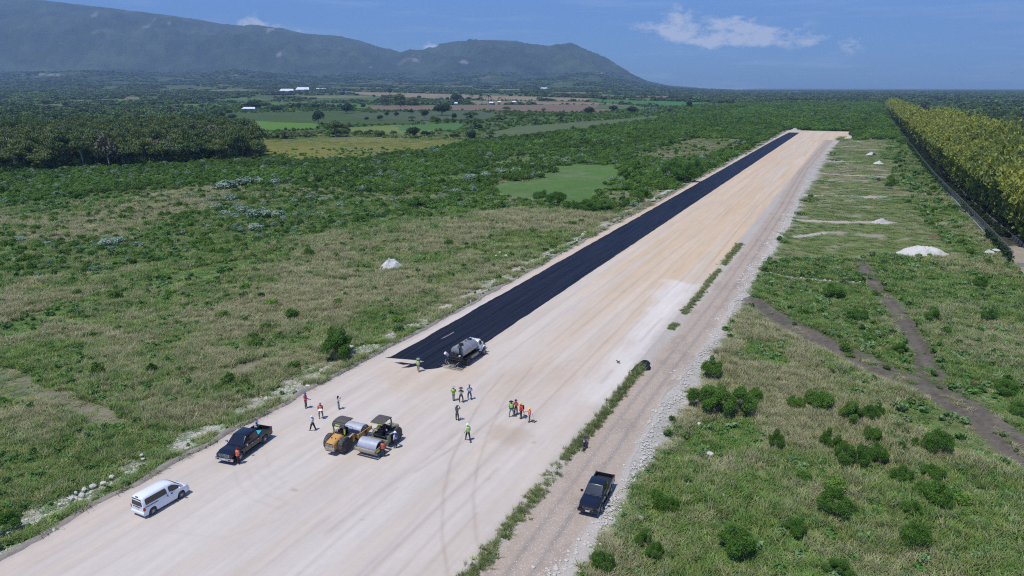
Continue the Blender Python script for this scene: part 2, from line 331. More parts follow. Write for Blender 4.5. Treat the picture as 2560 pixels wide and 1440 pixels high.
def fvl(u): return np.interp(u, [90,112,150,185,210,255,310,420,570,900,1600], [83.1,82.7,82.0,81.3,80.5,79.6,79.3,78.8,78.2,78.5,78.2])
def cover(x, y):
    """colour, grass height, dry share, scrub density at ground points"""
    x = np.asarray(x, float); y = np.asarray(y, float)
    r = np.hypot(x, y); k = np.clip(r/60, .6, 6)
    wx = x + (fbm(x, y, 14, 1)-.5)*5*k + (fbm(x, y, 3, 2)-.5)*1.6; wy = y + (fbm(x, y, 14, 3)-.5)*5*k + (fbm(x, y, 3, 4)-.5)*1.6
    px, py = project(wx, wy)
    dry = np.full(x.shape, .25); ht = np.full(x.shape, .6); scr = np.full(x.shape, .03)
    patch = fbm(x, y, 22, 6); p2 = fbm(x, y, 5, 9)
    col = np.zeros(x.shape+(3,)); has = np.zeros(x.shape, bool); col[...] = (.052,.085,.030)
    far = .5+.9*fbm(x, y, 160, 21)
    col *= far[..., None]; has[:] = True
    for nm, poly, c, h, d, s in ZONES:
        m = inpoly(px, py, poly); dry[m] = d; ht[m] = h; scr[m] = s
        if c is None: has[m] = False
        else: has[m] = True; col[m] = c
    dd = np.clip(dry + (patch-.5)*1.9 + (p2-.5)*.9, 0, 1); dd = sstep(.2, .8, dd)
    mixc = GRNC*(1-dd[..., None]) + DRYC*dd[..., None]
    col = np.where(has[..., None], col*.68+mixc*.32, mixc)
    col = np.where((r > 900)[..., None], np.where(has[..., None], col, col), col)
    # strip frame
    q = np.stack([x-O0[0], y-O0[1]], -1); u = q@U; v = q@V
    n1 = (fbm(u, v, 6, 31)-.5)
    gr = sstep(-8.0, -5.5, v+n1*3)*(v < 8)*(u < 560)*sstep(.47, .62, fbm(u, v, 2.2, 33, 3)+.19*np.exp(-((v+4.4)/.75)**2))
    pale = np.array([.40, .375, .32])
    col = col*(1-gr[..., None]*.9)+pale*gr[..., None]*.9; ht = ht*(1-.8*gr)
    vg = sstep(40.0, 38.0, v+n1*3)*(v > 20)*(u < 470)
    vg = vg*sstep(.25, .5, fbm(u, v, 2.5, 35, 3)+.25*sstep(39, 37, v))
    col = col*(1-vg[..., None])+pale*vg[..., None]; ht = ht*(1-.9*vg)
    # pale berms and bare soil between them on the right
    for pts, w_ in BEW:
        b = sstep(w_*1.8, w_*.6, pdist(x, y, pts)+n1*1.5); col = col*(1-b[..., None])+np.array([.42,.37,.31])*b[..., None]; ht = ht*(1-b); 
    rs = inpoly(px, py, [(2102,356),(2200,356),(2330,520),(2300,640),(1920,650),(1990,500),(2024,425)])
    b = rs*sstep(.60, .74, fbm(x, y*2.2, 9, 41)); col = col*(1-b[..., None])+np.array([.33,.29,.22])*b[..., None]*.9; ht = ht*(1-b*.9)
    for pts, w_ in TRW:
        d0 = pdist(x, y, pts)+n1*1.2; b = sstep(w_+.95, w_-.1, d0); cen = .55*np.exp(-(d0/.35)**2)*(fbm(x, y, 3, 44) > .5)
        b = b*(1-cen); col = col*(1-b[..., None])+(np.array([.135,.115,.088])*(.72+.55*fbm(x, y, 1.3, 45, 3)-.25*np.exp(-((d0-.75)/.22)**2))[..., None])*b[..., None]; ht = ht*(1-b)
    b = sstep(1.6, .6, pdist(x, y, DARKT)+n1); col = col*(1-b[..., None])+np.array([.12,.10,.085])*b[..., None]; ht = ht*(1-b)
    # alley behind the fence: pale near end, then shade painted into the ground colour
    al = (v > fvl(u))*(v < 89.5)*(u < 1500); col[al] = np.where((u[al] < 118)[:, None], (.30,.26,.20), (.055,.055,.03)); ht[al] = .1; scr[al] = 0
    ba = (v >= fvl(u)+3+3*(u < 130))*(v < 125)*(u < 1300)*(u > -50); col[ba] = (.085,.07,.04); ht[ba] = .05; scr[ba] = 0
    on = (v > -1.6)*(v < 38)*(u < 560); ht = np.where(on, 0, ht); scr = np.where(on, 0, scr)
    dd2 = dd
    return col, ht, dd2, scr, u, v

def relief(x, y):
    """height of the land near the strip (always a little below it)"""
    x = np.asarray(x, float); y = np.asarray(y, float); q = np.stack([x-O0[0], y-O0[1]], -1); u = q@U; v = q@V; r = np.hypot(x, y)
    m = np.maximum(sstep(-1.5, -7, v), sstep(38, 44, v))*sstep(520, 330, r); m = np.maximum(m, (u > 575)*sstep(520, 330, r))
    return -.03 - m*(.15+.75*fbm(x, y, 17, 50)) + m*.35*fbm(x, y, 3.5, 52, 3)

RIDGE = [(-900,-70),(-300,-34),(0,-6),(60,-4),(130,4),(200,12),(300,24),(400,36),(500,50),(560,60),(592,66),(640,62),(700,70),(760,84),(800,88),(840,90),(900,102),(950,118),(1000,131),(1020,130),(1050,134),
         (1080,122),(1110,110),(1150,103),(1200,99),(1250,102),(1290,104),(1320,112),(1380,117),(1430,111),(1470,122),(1510,140),(1560,163),(1620,190),(1680,201),(1760,206),(1800,202),(1850,207),(1930,212),(2050,217),(3500,217)]
FOOT = [(-900,184),(0,186),(100,182),(300,178),(420,188),(600,180),(760,192),(900,194),(1000,197),(1200,194),(1360,200),(1480,184),(1560,193),(1620,204),(1700,209),(1900,216),(3500,217)]
def farz(x, y):
    """rising land, foothills and the mountain range: height from the sight-line rows above, at real distances"""
    yy = np.maximum(y, 1); pxd = 1280+F*x/(yy*math.cos(PITCH)+CAMH*math.sin(PITCH))
    C_, S_ = math.cos(PITCH), math.sin(PITCH)
    def prof(P, m_):   # rows seen along a direction -> interpolate in true direction space
        a = [((p-1280)/F/(C_+(720-r)/F*S_), r) for p, r in P]; return np.interp(m_, *zip(*a))
    mm_ = x/yy; rid = prof(RIDGE, mm_); foo = prof(FOOT, mm_+(fbm(x, y, 900, 61)-.5)*.034)
    side = sstep(1900, 1400, pxd)
    def z(Y, row): q_ = (720-row)/F; return 34+Y*(-S_+q_*C_)/(C_+q_*S_)
    Ys = [1500, 2600, 4200, 5300, 5900, 7000, 8500, 10500, 13000]
    rows = [217+34*F/1500, side*231+(1-side)*(217+34*F/2600), foo*.45+225*.55, foo, foo+3, foo*.45+rid*.55, rid, rid+40, rid+120]
    zs = [z(Y, r_) for Y, r_ in zip(Ys, rows)]
    h = np.zeros(np.shape(x))
    for i in range(len(Ys)-1):
        m = (y >= Ys[i]) & (y < Ys[i+1]); t = (y-Ys[i])/(Ys[i+1]-Ys[i]); t = t*t*(3-2*t)*.6+t*.4
        h = np.where(m, zs[i]*(1-t)+zs[i+1]*t, h)
    h = np.where(y >= Ys[-1], zs[-1], h)
    rg = 1-np.abs(2*fbm(x+.35*y, y*.42, 620, 63, 6)-1); rg2 = 1-np.abs(2*fbm(x, y*.5, 230, 66, 4)-1)
    amp = sstep(2600, 8000, y)*sstep(0, 300, h)
    fade = 1-.95*np.exp(-((y-8500)/700)**2)
    h = h + ((rg-.62)*270*amp*fade*sstep(5000, 6800, y) + (rg2-.6)*80*amp*fade)
    h = h + (fbm(x, y, 420, 68)-.45)*90*np.exp(-((y-4700)/1100)**2)*side*np.where(h > 15, 1, 0)
    return h*sstep(1400, 1900, y)*np.clip(side+.0, 0, 1)
def groundz(x, y):
    x = np.asarray(x, float); y = np.asarray(y, float)
    return relief(x, y)+farz(x, y)

# --- the ground: one sheet, dense near the camera, out to 15 km
rr = [0.0]; r_ = 8.0
while r_ < 15200: rr.append(r_); r_ *= 1.0105 if r_ < 5500 else 1.011
rr = np.array(rr); aa = np.concatenate([np.linspace(-150, -52, 30)[:-1], np.linspace(-52, 46, 560), np.linspace(46, 150, 30)[1:]])*math.pi/180
Rg, Ag = np.meshgrid(rr, aa, indexing='ij'); gx = (Rg*np.sin(Ag)).ravel(); gy = (Rg*np.cos(Ag)).ravel()
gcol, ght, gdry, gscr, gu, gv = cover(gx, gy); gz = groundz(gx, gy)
# mountain and foothill cover: woods, paler pasture, rock scars
mt = sstep(2300, 5500, gy)*(gz > 4)
mc = np.array([.046,.066,.034])*((.35+1.3*fbm(gx, gy, 260, 71, 6))*(.6+.8*fbm(gx, gy, 45, 72, 3)))[:, None]
sc_ = sstep(.74, .84, fbm(gx, gy*.45, 210, 73, 5)); mc = mc*(1-.55*sc_[:, None])+np.array([.16,.145,.11])*.55*sc_[:, None]
pxg, pyg = project(gx, gy, gz)
for (a, b, c_, d_) in [(90,187,55,3.5),(140,188,22,4),(268,201,16,2.5),(590,188,12,4),(365,67,16,2),(425,57,18,3),(395,50,14,3),(675,73,16,4),(515,65,9,2),(1040,150,12,8),(240,38,16,3),(700,137,12,2),(920,168,20,2),(1160,155,14,6),(1500,184,8,4)]:
    g = np.exp(-((pxg-a-(pyg-b)*1.2)/c_)**2-((pyg-b)/d_)**2)*(gz > 20)*(.5+fbm(gx, gy, 60, 75)); g = .55*sstep(.45, .75, g)[:, None]; mc = mc*(1-g)+np.array([.36,.33,.28])*g
gcol = gcol*(1-mt[:, None])+mc*mt[:, None]
for lab, pts, c_ in FIELDS:      # parcels on the rising land far out follow the ground itself
    if min(p[1] for p in pts) >= 255: continue
    jx = (fbm(gx, gy, 90, 185)-.5)*8; m = inpoly(pxg+jx, pyg+jx*.12, pts) & (gy > 700); gcol[m] = np.array(c_)*(.85+.3*fbm(gx[m], gy[m], 40, 186))[:, None]
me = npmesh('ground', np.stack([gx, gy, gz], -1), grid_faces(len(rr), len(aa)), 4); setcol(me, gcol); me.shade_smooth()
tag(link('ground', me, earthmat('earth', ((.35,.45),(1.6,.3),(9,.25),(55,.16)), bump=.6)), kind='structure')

# --- crop fields: thin flat parcels with ragged rims
def parcel(name, pts, z, col, mat_, rag=.02, n=26):
    P = [Vector(at(*p)) for p in pts]; out = []
    for i in range(len(P)):
        a, b = P[i], P[(i+1) % len(P)]; k = max(3, int((b-a).length/8)); k = min(k, 60)
        for j in range(k):
            p = a.lerp(b, j/k); nn = (vnoise(p.x, p.y, 9, 80)-.5)*rag*p.length*.5; out.append((p.x+nn, p.y+nn*.6))
    bm = bmesh.new(); vs = [bm.verts.new((x, y, z)) for x, y in out]; f = bm.faces.new(vs); bm.normal_update()
    if f.normal.z < 0: f.normal_flip()
    bmesh.ops.triangulate(bm, faces=[f]); me = bpy.data.meshes.new(name); bm.to_mesh(me); bm.free()
    return tag(link(name, me, mat_), kind='structure')
for i, (lab, pts, c) in enumerate(FIELDS):
    if min(p[1] for p in pts) < 255: continue
    o = parcel('crop_field', pts, .25+.02*i, c, earthmat('crop', ((1.2,.28),(9,.2),(60,.22)), bump=.3, base=c, streak={1: 7}), rag=.012)
    o['label'] = lab
# --- the graded strip
def vL(u): return -1.25 + .45*np.sin(u/19)*.6 + (vnoise(u, 0, 2.3, 90)-.5)*.55 + (vnoise(u, 0, .7, 91)-.5)*.2
def vR(u): return 30.8 + (vnoise(u, 3, 6, 92)-.5)*1.0 + (vnoise(u, 5, 1.1, 93)-.5)*.5 + np.interp(u, [-90, 446, 455, 540, 560], [0, 0, 17, 16, 14])
us = [-86.0]
while us[-1] < 556: us.append(us[-1]+(.22 if us[-1] < 45 else .22*(1+(us[-1]-45)/55)))
us = np.array(us); NC = 200; s_ = np.linspace(0, 1, NC)
Ug = us[:, None]*np.ones(NC); Vg = vL(us)[:, None]*(1-s_)+vR(us)[:, None]*s_
Ug[-1] += (fbm(Vg[-1], Vg[-1]*0, 6, 94)-.5)*4
bx = O0[0]+Ug*U[0]+Vg*V[0]; by = O0[1]+Ug*U[1]+Vg*V[1]
bpx, bpy_ = project(bx, by)
grey = np.array([.515,.455,.385]); tan = np.array([.55,.43,.295])
lane = fbm(Ug/26, Vg*1.0, 2.6, 95); lane2 = fbm(Ug/60, Vg, 5.5, 96); bl = fbm(Ug, Vg, 16, 97)
tn = sstep(10, 60, Ug+12*(bl-.5))*.75 + .25*sstep(-30, 10, Ug); tn = tn*sstep(.25, .75, lane*.6+lane2*.6)*1.1 + .28*sstep(60, 120, Ug)
tn = np.clip(tn + .35*(bl-.5), 0, 1)*sstep(-50, -5, Ug+18*(bl-.5))
c = grey*(1-tn[..., None])+tan*tn[..., None]
def blob(poly, amt, tgt, soft=1):
    global c
    nn = (fbm(bx, by, 5, 98)-.5); m = 0
    for k in range(10):
        a = k*2.4; rr_ = 1.5*soft*math.sqrt((k+.5)/10); qx, qy = project(bx+nn*6*soft+rr_*math.cos(a), by+nn*6*soft+rr_*math.sin(a)); m = m+inpoly(qx, qy, poly)*.1
    m = m[..., None]*amt; c = c*(1-m)+np.array(tgt)*m
blob([(1660,698),(1755,712),(1700,790),(1600,930),(1500,1020),(1440,1010),(1520,930),(1600,820)], .8, (.62,.575,.51))
blob([(1210,1060),(1290,1060),(1350,1090),(1300,1120),(1240,1115),(1195,1100)], .42, (.38,.29,.20), .9)
blob([(1240,940),(1380,900),(1460,900),(1400,960),(1300,1000),(1210,1020)], .42, (.44,.335,.23), 1.6)
blob([(970,895),(1110,925),(1200,905),(1180,960),(1000,985),(930,930)], .45, (.50,.39,.27))
for (cx, cy, rr_) in [(737,1226,10),(1334,1107,7),(1222,1198,5),(905,1300,6)]:
    d = np.hypot((bpx-cx), (bpy_-cy)*1.9); g = (.45*sstep(rr_+2, rr_-3, d))[..., None]; c = c*(1-g)+np.array([.33,.26,.19])*g
def stroke(pts, w_, amt, tgt, pair=0, arc=None):
    """wheel marks along a line on the surface"""
    global c
    P = [at(*p) for p in pts]; d = pdist(bx, by, P); brk = .55+.9*(fbm(bx, by, 2.2, 99)-.3)
    g = (.72*amt*np.clip(brk, 0, 1)*np.exp(-(np.abs(d-pair)/w_)**2))[..., None]; c = c*(1-g)+np.array(tgt)*g
dk = (.30,.24,.185); lt = (.52,.49,.45)
stroke([(1120,1440),(1105,1340),(1108,1240),(1125,1160),(1160,1080),(1205,1000),(1260,935)], .13, .75, dk)
stroke([(1215,1440),(1190,1340),(1183,1240),(1195,1160),(1222,1080),(1262,1000),(1330,920)], .13, .75, dk)
stroke([(1040,1180),(1110,1135),(1180,1090),(1235,1042),(1300,990)], .22, .55, dk)
stroke([(820,1330),(960,1225),(1060,1150),(1150,1075)], .35, .45, dk); stroke([(900,1440),(1040,1300),(1130,1200)], .22, .3, dk)
stroke([(600,1165),(612,1205),(640,1240),(700,1262)], .14, .3, dk, .55); stroke([(650,1130),(660,1180),(700,1215)], .14, .25, dk, .5)
stroke([(420,1330),(560,1345),(700,1300)], .2, .2, dk)
stroke([(180,1290),(470,1140),(700,1022),(960,900)], .5, .3, (.42,.32,.24)); stroke([(60,1420),(330,1262),(560,1140)], .5, .35, (.42,.33,.25))
stroke([(1240,1340),(1400,1130),(1560,930),(1740,720)], .6, .35, (.40,.32,.25)); stroke([(1190,1440),(1300,1260),(1420,1110)], .35, .25, dk)
stroke([(560,1440),(900,1190),(1180,990)], .5, .28, lt); stroke([(300,1440),(700,1180),(1000,990)], .4, .2, lt); stroke([(760,1440),(1020,1230)], .4, .3, lt)
for v0, a_ in [(12,.16),(14.5,.22),(17,.18),(19.5,.25),(21.7,.2),(24,.26),(26.3,.2),(28.2,.3),(3,.1),(6,.12)]:
    g = (a_*(fbm(Ug/9, Vg*0+v0, 5, 101) > .42)*np.exp(-((Vg-v0+.5*np.sin(Ug/30+v0))/.2)**2)*(Vg > (9.4 if v0 > 9 else -9)))[..., None]; c = c*(1-g)+np.array(dk)*g
s1 = fbm(Ug/18, Vg, .55, 181, 3)-.5; s2_ = fbm(Ug/30, Vg, 1.8, 182, 3)-.5; s3 = fbm(Ug/9, Vg, .28, 183, 2)-.5
c = c*(1+.12*s1[..., None]+.09*s3[..., None]); c = c+np.maximum(s2_, 0)[..., None]*np.array([.02,-.10,-.20])*.5; c = c+np.maximum(-s2_, 0)[..., None]*.12
edge = np.minimum(Vg-vL(us)[:, None], vR(us)[:, None]-Vg); g = (.5*sstep(1.3, .1, edge))[..., None]; c = c*(1-g)+np.array([.40,.35,.30])*g
me = npmesh('airstrip_base', np.stack([bx, by, np.full(bx.shape, .03)], -1).reshape(-1, 3), grid_faces(len(us), NC), 4); setcol(me, c.reshape(-1, 3))
tag(link('airstrip_base', me, earthmat('graded_gravel', ((.09,.10),(.8,.06),(1.1,.07),(12,.05)), bump=.15, streak={2: 22})), kind='structure')
# raised lip of spoil along the strip's left edge
mb = MB(); ring = []
for u in np.arange(-86, 545, .35 if True else 1):
    k = 1 if u < 120 else .8; h = .12+.22*float(vnoise(u, 1, 1.3, 110))*float(sstep(.2, .6, vnoise(u, 9, 7, 111))); v0 = float(vL(u)); wd = .55+.3*float(vnoise(u, 4, 2, 112))
    ring.append([(*W(u, v0+.12), .0), (*W(u, v0-.05), .03+h*.7), (*W(u, v0-wd*.5), .03+h), (*W(u, v0-wd), .03+h*.5), (*W(u, v0-wd-.5), -.35)])
mb.loft(ring, closed=False, cap=False)
tag(mb.build('spoil_lip', earthmat('spoil', ((.12,.5),(.7,.35)), bump=.6, base=(.27,.24,.20)), smooth=60), kind='structure')

# --- fresh bitumen
mb = MB(); ul = np.concatenate([np.arange(0, 120, .5), np.arange(120, 530.1, 3)]); L_ = []; R_ = []
for u in ul:
    L_.append((*W(u, .62+.22*float(vnoise(u, 2, 2.2, 120))+.12*float(vnoise(u, 3, .6, 122))+(0 if u < 430 else (u-430)*.01)), .036)); R_.append((*W(u, 9.36+.16*float(vnoise(u, 7, 2.5, 121))+.08*float(vnoise(u, 8, .6, 123))), .036))
endp = []; FR = [(962,894),(990,896.5),(1012,898),(1035,900),(1060,903),(1050,907),(1030,909),(1004,905.5),(985,906),(1008,912),(1025,911),(1018,915),(1003,919),(1022,919),(1042,915),(1056,919),(1062,924),(1078,922.5),(1092,921),(1104,918),(1112,914),(1130,911),(1150,909),(1160,905)]
for p in FR: x, y = at(*p, .036); endp.append((x, y, .036))
k0 = next(i for i, p in enumerate(R_) if (p[1]-endp[-1][1]) > .5); poly = endp + R_[k0:] + L_[::-1][:-1]
bm = bmesh.new(); vs = [bm.verts.new(p) for p in poly]; f = bm.faces.new(vs); bm.normal_update()
if f.normal.z < 0: f.normal_flip()
bmesh.ops.triangulate(bm, faces=[f], ngon_method='EAR_CLIP'); me = bpy.data.meshes.new('bitumen_strip'); bm.to_mesh(me); bm.free()
m, t, b = new_mat('bitumen'); n = t.nodes; l = t.links; sw(b, 'Specular IOR Level', .16)
g = n.new('ShaderNodeNewGeometry'); mp = n.new('ShaderNodeMapping'); mp.inputs['Rotation'].default_value = (0, 0, -UH); m2 = n.new('ShaderNodeMapping'); m2.inputs['Scale'].default_value = (.03, 1.4, 1)
l.new(g.outputs['Position'], mp.inputs[0]); l.new(mp.outputs[0], m2.inputs[0]); no = n.new('ShaderNodeTexNoise'); no.inputs['Scale'].default_value = 1.5; no.inputs['Detail'].default_value = 6; l.new(m2.outputs[0], no.inputs['Vector'])
nf = n.new('ShaderNodeTexNoise'); nf.inputs['Scale'].default_value = .35; nf.inputs['Detail'].default_value = 6; l.new(g.outputs['Position'], nf.inputs['Vector'])
r = n.new('ShaderNodeValToRGB'); r.color_ramp.elements[0].color = (.005,.006,.011,1); r.color_ramp.elements[1].color = (.020,.021,.028,1); r.color_ramp.elements[0].position = .35; r.color_ramp.elements[1].position = .7; l.new(no.outputs['Fac'], r.inputs[0]); l.new(r.outputs[0], b.inputs['Base Color'])
rr2 = n.new('ShaderNodeMapRange'); rr2.inputs[1].default_value = .35; rr2.inputs[2].default_value = .65; rr2.inputs[3].default_value = .50; rr2.inputs[4].default_value = .58; l.new(nf.outputs['Fac'], rr2.inputs[0]); l.new(rr2.outputs[0], b.inputs['Roughness'])
fb = n.new('ShaderNodeTexNoise'); fb.inputs['Scale'].default_value = 9; fb.inputs['Detail'].default_value = 5; l.new(g.outputs['Position'], fb.inputs['Vector'])
bp = n.new('ShaderNodeBump'); bp.inputs['Strength'].default_value = .15; bp.inputs['Distance'].default_value = .02; l.new(fb.outputs['Fac'], bp.inputs['Height']); l.new(bp.outputs[0], b.inputs['Normal'])
BIT = m; tag(link('bitumen_strip', me, BIT), kind='structure')
def flat(name, pts, z, m, n=3, amp=.1, seed=1):
    P = [at(*p, z) for p in pts]; out = []
    rn = random.Random(seed)
    for i in range(len(P)):
        a, b_ = P[i], P[(i+1) % len(P)]
        for j in range(n): k = j/n; out.append((a[0]*(1-k)+b_[0]*k+rn.uniform(-amp, amp), a[1]*(1-k)+b_[1]*k+rn.uniform(-amp, amp), z))
    bm = bmesh.new(); f = bm.faces.new([bm.verts.new(p) for p in out]); bm.normal_update()
    if f.normal.z < 0: f.normal_flip()
    bmesh.ops.triangulate(bm, faces=[f]); me = bpy.data.meshes.new(name); bm.to_mesh(me); bm.free(); return link(name, me, m)
o = flat('bitumen_spill', [(1578,926),(1588,915),(1600,904),(1612,899),(1622,902),(1627,908),(1624,914),(1628,920),(1624,926),(1606,927),(1592,931),(1582,933)], .05, BIT, 3, .06)
tag(o, kind='structure')
o = flat('scuff_mark', [(1100,848),(1110,842),(1122,836),(1134,829),(1136,831),(1124,838),(1112,844)], .041, paint('scuff', (.16,.15,.15), .9), 3, .03); tag(o, kind='structure')
# --- haul road beside the strip
us2 = [-75.0]
while us2[-1] < 452: us2.append(us2[-1]+(.3 if us2[-1] < 60 else .3*(1+(us2[-1]-60)/60)))
us2 = np.array(us2); NC2 = 60; s2 = np.linspace(0, 1, NC2)
ro = np.interp(us2, [-80,-29,-15,0,20,27,36,46,51,60,70,90,131,165,200,257,300,344,440,452], [38.6,38.3,37.3,36.8,37,39,38.2,37.6,39.5,38.2,38.2,38.9,39.2,37.8,36.5,34.9,35.6,37.5,40.5,41])+(vnoise(us2, 2, 1.6, 130)-.5)*.9+(vnoise(us2, 2, 6, 131)-.5)*.8
ri = vR(us2)*0+30.3
Ug = us2[:, None]*np.ones(NC2); Vg = ri[:, None]*(1-s2)+ro[:, None]*s2
hx = O0[0]+Ug*U[0]+Vg*V[0]; hy = O0[1]+Ug*U[1]+Vg*V[1]
mid = np.interp(us2, [-80,-30,0,30,60,100,150,200,260,452], [34.4,34.2,34.0,34.6,35.0,34.9,34.6,33.6,32.6,34.0])[:, None]
brn = np.array([.40,.325,.25]); gg = np.array([.26,.225,.195]); pal = np.array([.43,.385,.325])
a = sstep(3.0, 1.9, np.abs(Vg-mid)+(fbm(Ug, Vg, 4, 133)-.5)*1.2)[..., None]; c = pal*(1-a)+brn*a
rut = np.maximum(np.exp(-((Vg-mid-.8)/.28)**2), np.exp(-((Vg-mid+.85)/.28)**2))*(.35+.5*fbm(Ug/4, Vg, 2, 134)); c = c*(1-rut[..., None])+gg*rut[..., None]
ver = sstep(1.0, .2, ro[:, None]-Vg)[..., None]*.6; c = c*(1-ver)+np.array([.44,.41,.36])*ver
wt = (fbm(Ug/2, Vg, 1.6, 135) > .63)[..., None]*.25*a; c = c*(1-wt)+np.array([.24,.19,.155])*wt
hz = .034 + .0*Vg; hz = np.where(s2[None, :] > .97, -.25, hz); hz = np.where(s2[None, :] == 0, .018, hz)
me = npmesh('haul_road', np.stack([hx, hy, hz], -1).reshape(-1, 3), grid_faces(len(us2), NC2), 4); setcol(me, c.reshape(-1, 3))
tag(link('haul_road', me, earthmat('dirt', ((.12,.24),(.6,.16),(2.5,.12),(14,.08)), bump=.45, streak={2: 6}, speck=(.22,.2,(.55,.52,.47)))), kind='structure')

# --- haze
hb = MB(); hb.box((0, 7900, 798), (31000, 16200, 1602)); ho = hb.build('haze', bpy.data.materials.new('haze_air')); hm = ho.data.materials[0]; hm.use_nodes = True
n = hm.node_tree.nodes; n.clear(); pv = n.new('ShaderNodeVolumePrincipled'); om = n.new('ShaderNodeOutputMaterial'); hm.node_tree.links.new(pv.outputs[0], om.inputs['Volume'])
pv.inputs['Color'].default_value = (.43,.665,1.0,1); pv.inputs['Density'].default_value = 8.8e-5; pv.inputs['Anisotropy'].default_value = .0
tag(ho, kind='stuff')
# ------------------------------------------------------------------ plants: shared meshes
def leafcloud(name, lobes, n, size, m, up=.35, jit=.6, seed=0, long=1.5, droop=0.0, inner=.62, stray=0.0):
    g = np.random.default_rng(seed); L_ = np.array([l[:3] for l in lobes], float); S = np.array([l[3:6] for l in lobes], float)
    wgt = (S[:, 0]*S[:, 1]+S[:, 0]*S[:, 2]+S[:, 1]*S[:, 2]); k = g.choice(len(lobes), n, p=wgt/wgt.sum())
    d = g.normal(size=(n, 3)); d[:, 2] += up; d /= np.linalg.norm(d, axis=1)[:, None]
    rad = inner+(1.06-inner)*g.random(n)**.6; rad = np.where(g.random(n) < stray, rad*(1.1+.35*g.random(n)), rad)
    p = L_[k]+d*S[k]*rad[:, None]
    nr = d/S[k]; nr /= np.linalg.norm(nr, axis=1)[:, None]; nr = nr+g.normal(size=(n, 3))*jit; nr /= np.linalg.norm(nr, axis=1)[:, None]
    t = np.cross(nr, g.normal(size=(n, 3))); t[:, 2] -= droop; t /= np.linalg.norm(t, axis=1)[:, None]; b = np.cross(nr, t); b /= np.linalg.norm(b, axis=1)[:, None]
    s = size*(.6+.8*g.random(n))[:, None]; a = t*s*long*.5; c = b*s*.5
    p[:, 2] = np.maximum(p[:, 2], size*.3)
    co = np.stack([p-a-c*.5, p-a*.1-c, p+a, p-a*.1+c], 1).reshape(-1, 3)
    me = npmesh(name, co, np.arange(4*n).reshape(-1, 4), 4); me.materials.append(m); return me
def mound(g, n, rad, h, sub=.42, low=.25):
    """lobes of an uneven crown: rad = half width, h = height"""
    out = []
    for i in range(n):
        a = g.random()*6.283; q = rad*(1-sub)*math.sqrt(g.random()); s = rad*sub*(.75+.6*g.random())
        z = h*(low+(1-low)*(1-(q/rad)**2)*(.55+.45*g.random()))-s*.6
        out.append((q*math.cos(a), q*math.sin(a), max(z, s*.55), s, s, s*.8))
    return out
M_bush = leafmat('leaves_bush', (.075,.175,.024), (.175,.315,.050), tr=.35); M_grey = leafmat('leaves_grey', (.20,.28,.17), (.38,.46,.32), tr=.1)
M_tree = leafmat('leaves_tree', (.060,.120,.028), (.20,.24,.07)); M_brown = leafmat('leaves_dry', (.11,.11,.06), (.16,.15,.09))
M_round = leafmat('leaves_round', (.028,.062,.018), (.055,.098,.030)); M_bamboo = leafmat('leaves_bamboo', (.30,.34,.055), (.42,.43,.085), tr=.3); M_bamboo2 = leafmat('leaves_bamboo_olive', (.20,.26,.055), (.30,.34,.08), tr=.3)
M_inst = leafmat('leaves_tinted', (.72,.72,.72), (1.25,1.25,1.25), inst='tint'); M_bark = paint('bark', (.20,.17,.14), .9); M_pbark = paint('pale_bark', (.38,.35,.31), .9)
M_palm = leafmat('leaves_palm', (.035,.06,.02), (.06,.09,.03))

P_bush = [leafcloud('bush', mound(np.random.default_rng(i), 19, 1.0, 1.3, .235), 9000, .034, M_bush, seed=i, long=2.2, inner=.45, jit=.9, stray=.12) for i in range(5)]
P_scrub = [leafcloud('scrub', mound(np.random.default_rng(20+i), 12, 1.0, 1.15, .34), 1150, .105, M_inst, seed=20+i, jit=.7, inner=.5, stray=.08) for i in range(5)]
P_weed = [leafcloud('weed', mound(np.random.default_rng(30+i), 6, .5, .6), 90, .17, M_inst, seed=30+i, long=1.8) for i in range(4)]
P_blob = [leafcloud('crown_far', mound(np.random.default_rng(40+i), 8, 1.0, 1.3), 190, .34, M_inst, seed=40+i, jit=.45) for i in range(5)]
P_greyb = [leafcloud('calotropis', mound(np.random.default_rng(50+i), 11, 1.0, 1.0), 900, .14, M_grey, seed=50+i, long=1.2) for i in range(4)]
P_tree = []
for i in range(6):
    g = np.random.default_rng(60+i); lob = [(a,b,c,d,e,f*.62) for a,b,c,d,e,f in mound(g, 26, 1.0, 1.75, .30, .45)+mound(g, 8, .8, .9, .32, .15)]
    P_tree.append(leafcloud('crown', lob, 3600, .066, M_tree, seed=60+i, inner=.45))
P_treeb = [leafcloud('crown_brown', mound(np.random.default_rng(70+i), 13, .95, 1.7, .34, .4), 620, .12, M_brown, seed=70+i, inner=.4) for i in range(2)]
P_roundt = [leafcloud('crown_round', mound(np.random.default_rng(80+i), 16, 1.0, 1.5, .4, .3), 2000, .085, M_round, seed=80+i, inner=.6) for i in range(4)]
def trunk_mesh(seed, h, n=5, m=M_bark, spread=.6):
    g = random.Random(seed); mb = MB(); mb.tube([(0,0,-.05),(g.uniform(-.03,.03),0,h*.4),(g.uniform(-.08,.08),g.uniform(-.08,.08),h*.75)], [.055,.042,.022], 6)
    for i in range(n):
        a = g.random()*6.28; z0 = h*g.uniform(.2,.6); mb.tube([(0,0,z0),(math.cos(a)*spread*.45,math.sin(a)*spread*.45,z0+h*.22),(math.cos(a)*spread,math.sin(a)*spread,z0+h*.4)], [.026,.018,.007], 5)
    o = mb.build('trunk', m); me = o.data; bpy.data.objects.remove(o); return me
P_trunk = [trunk_mesh(i, 1.6) for i in range(3)]; P_trunkp = [trunk_mesh(9+i, 1.7, 7, M_pbark, .55) for i in range(2)]
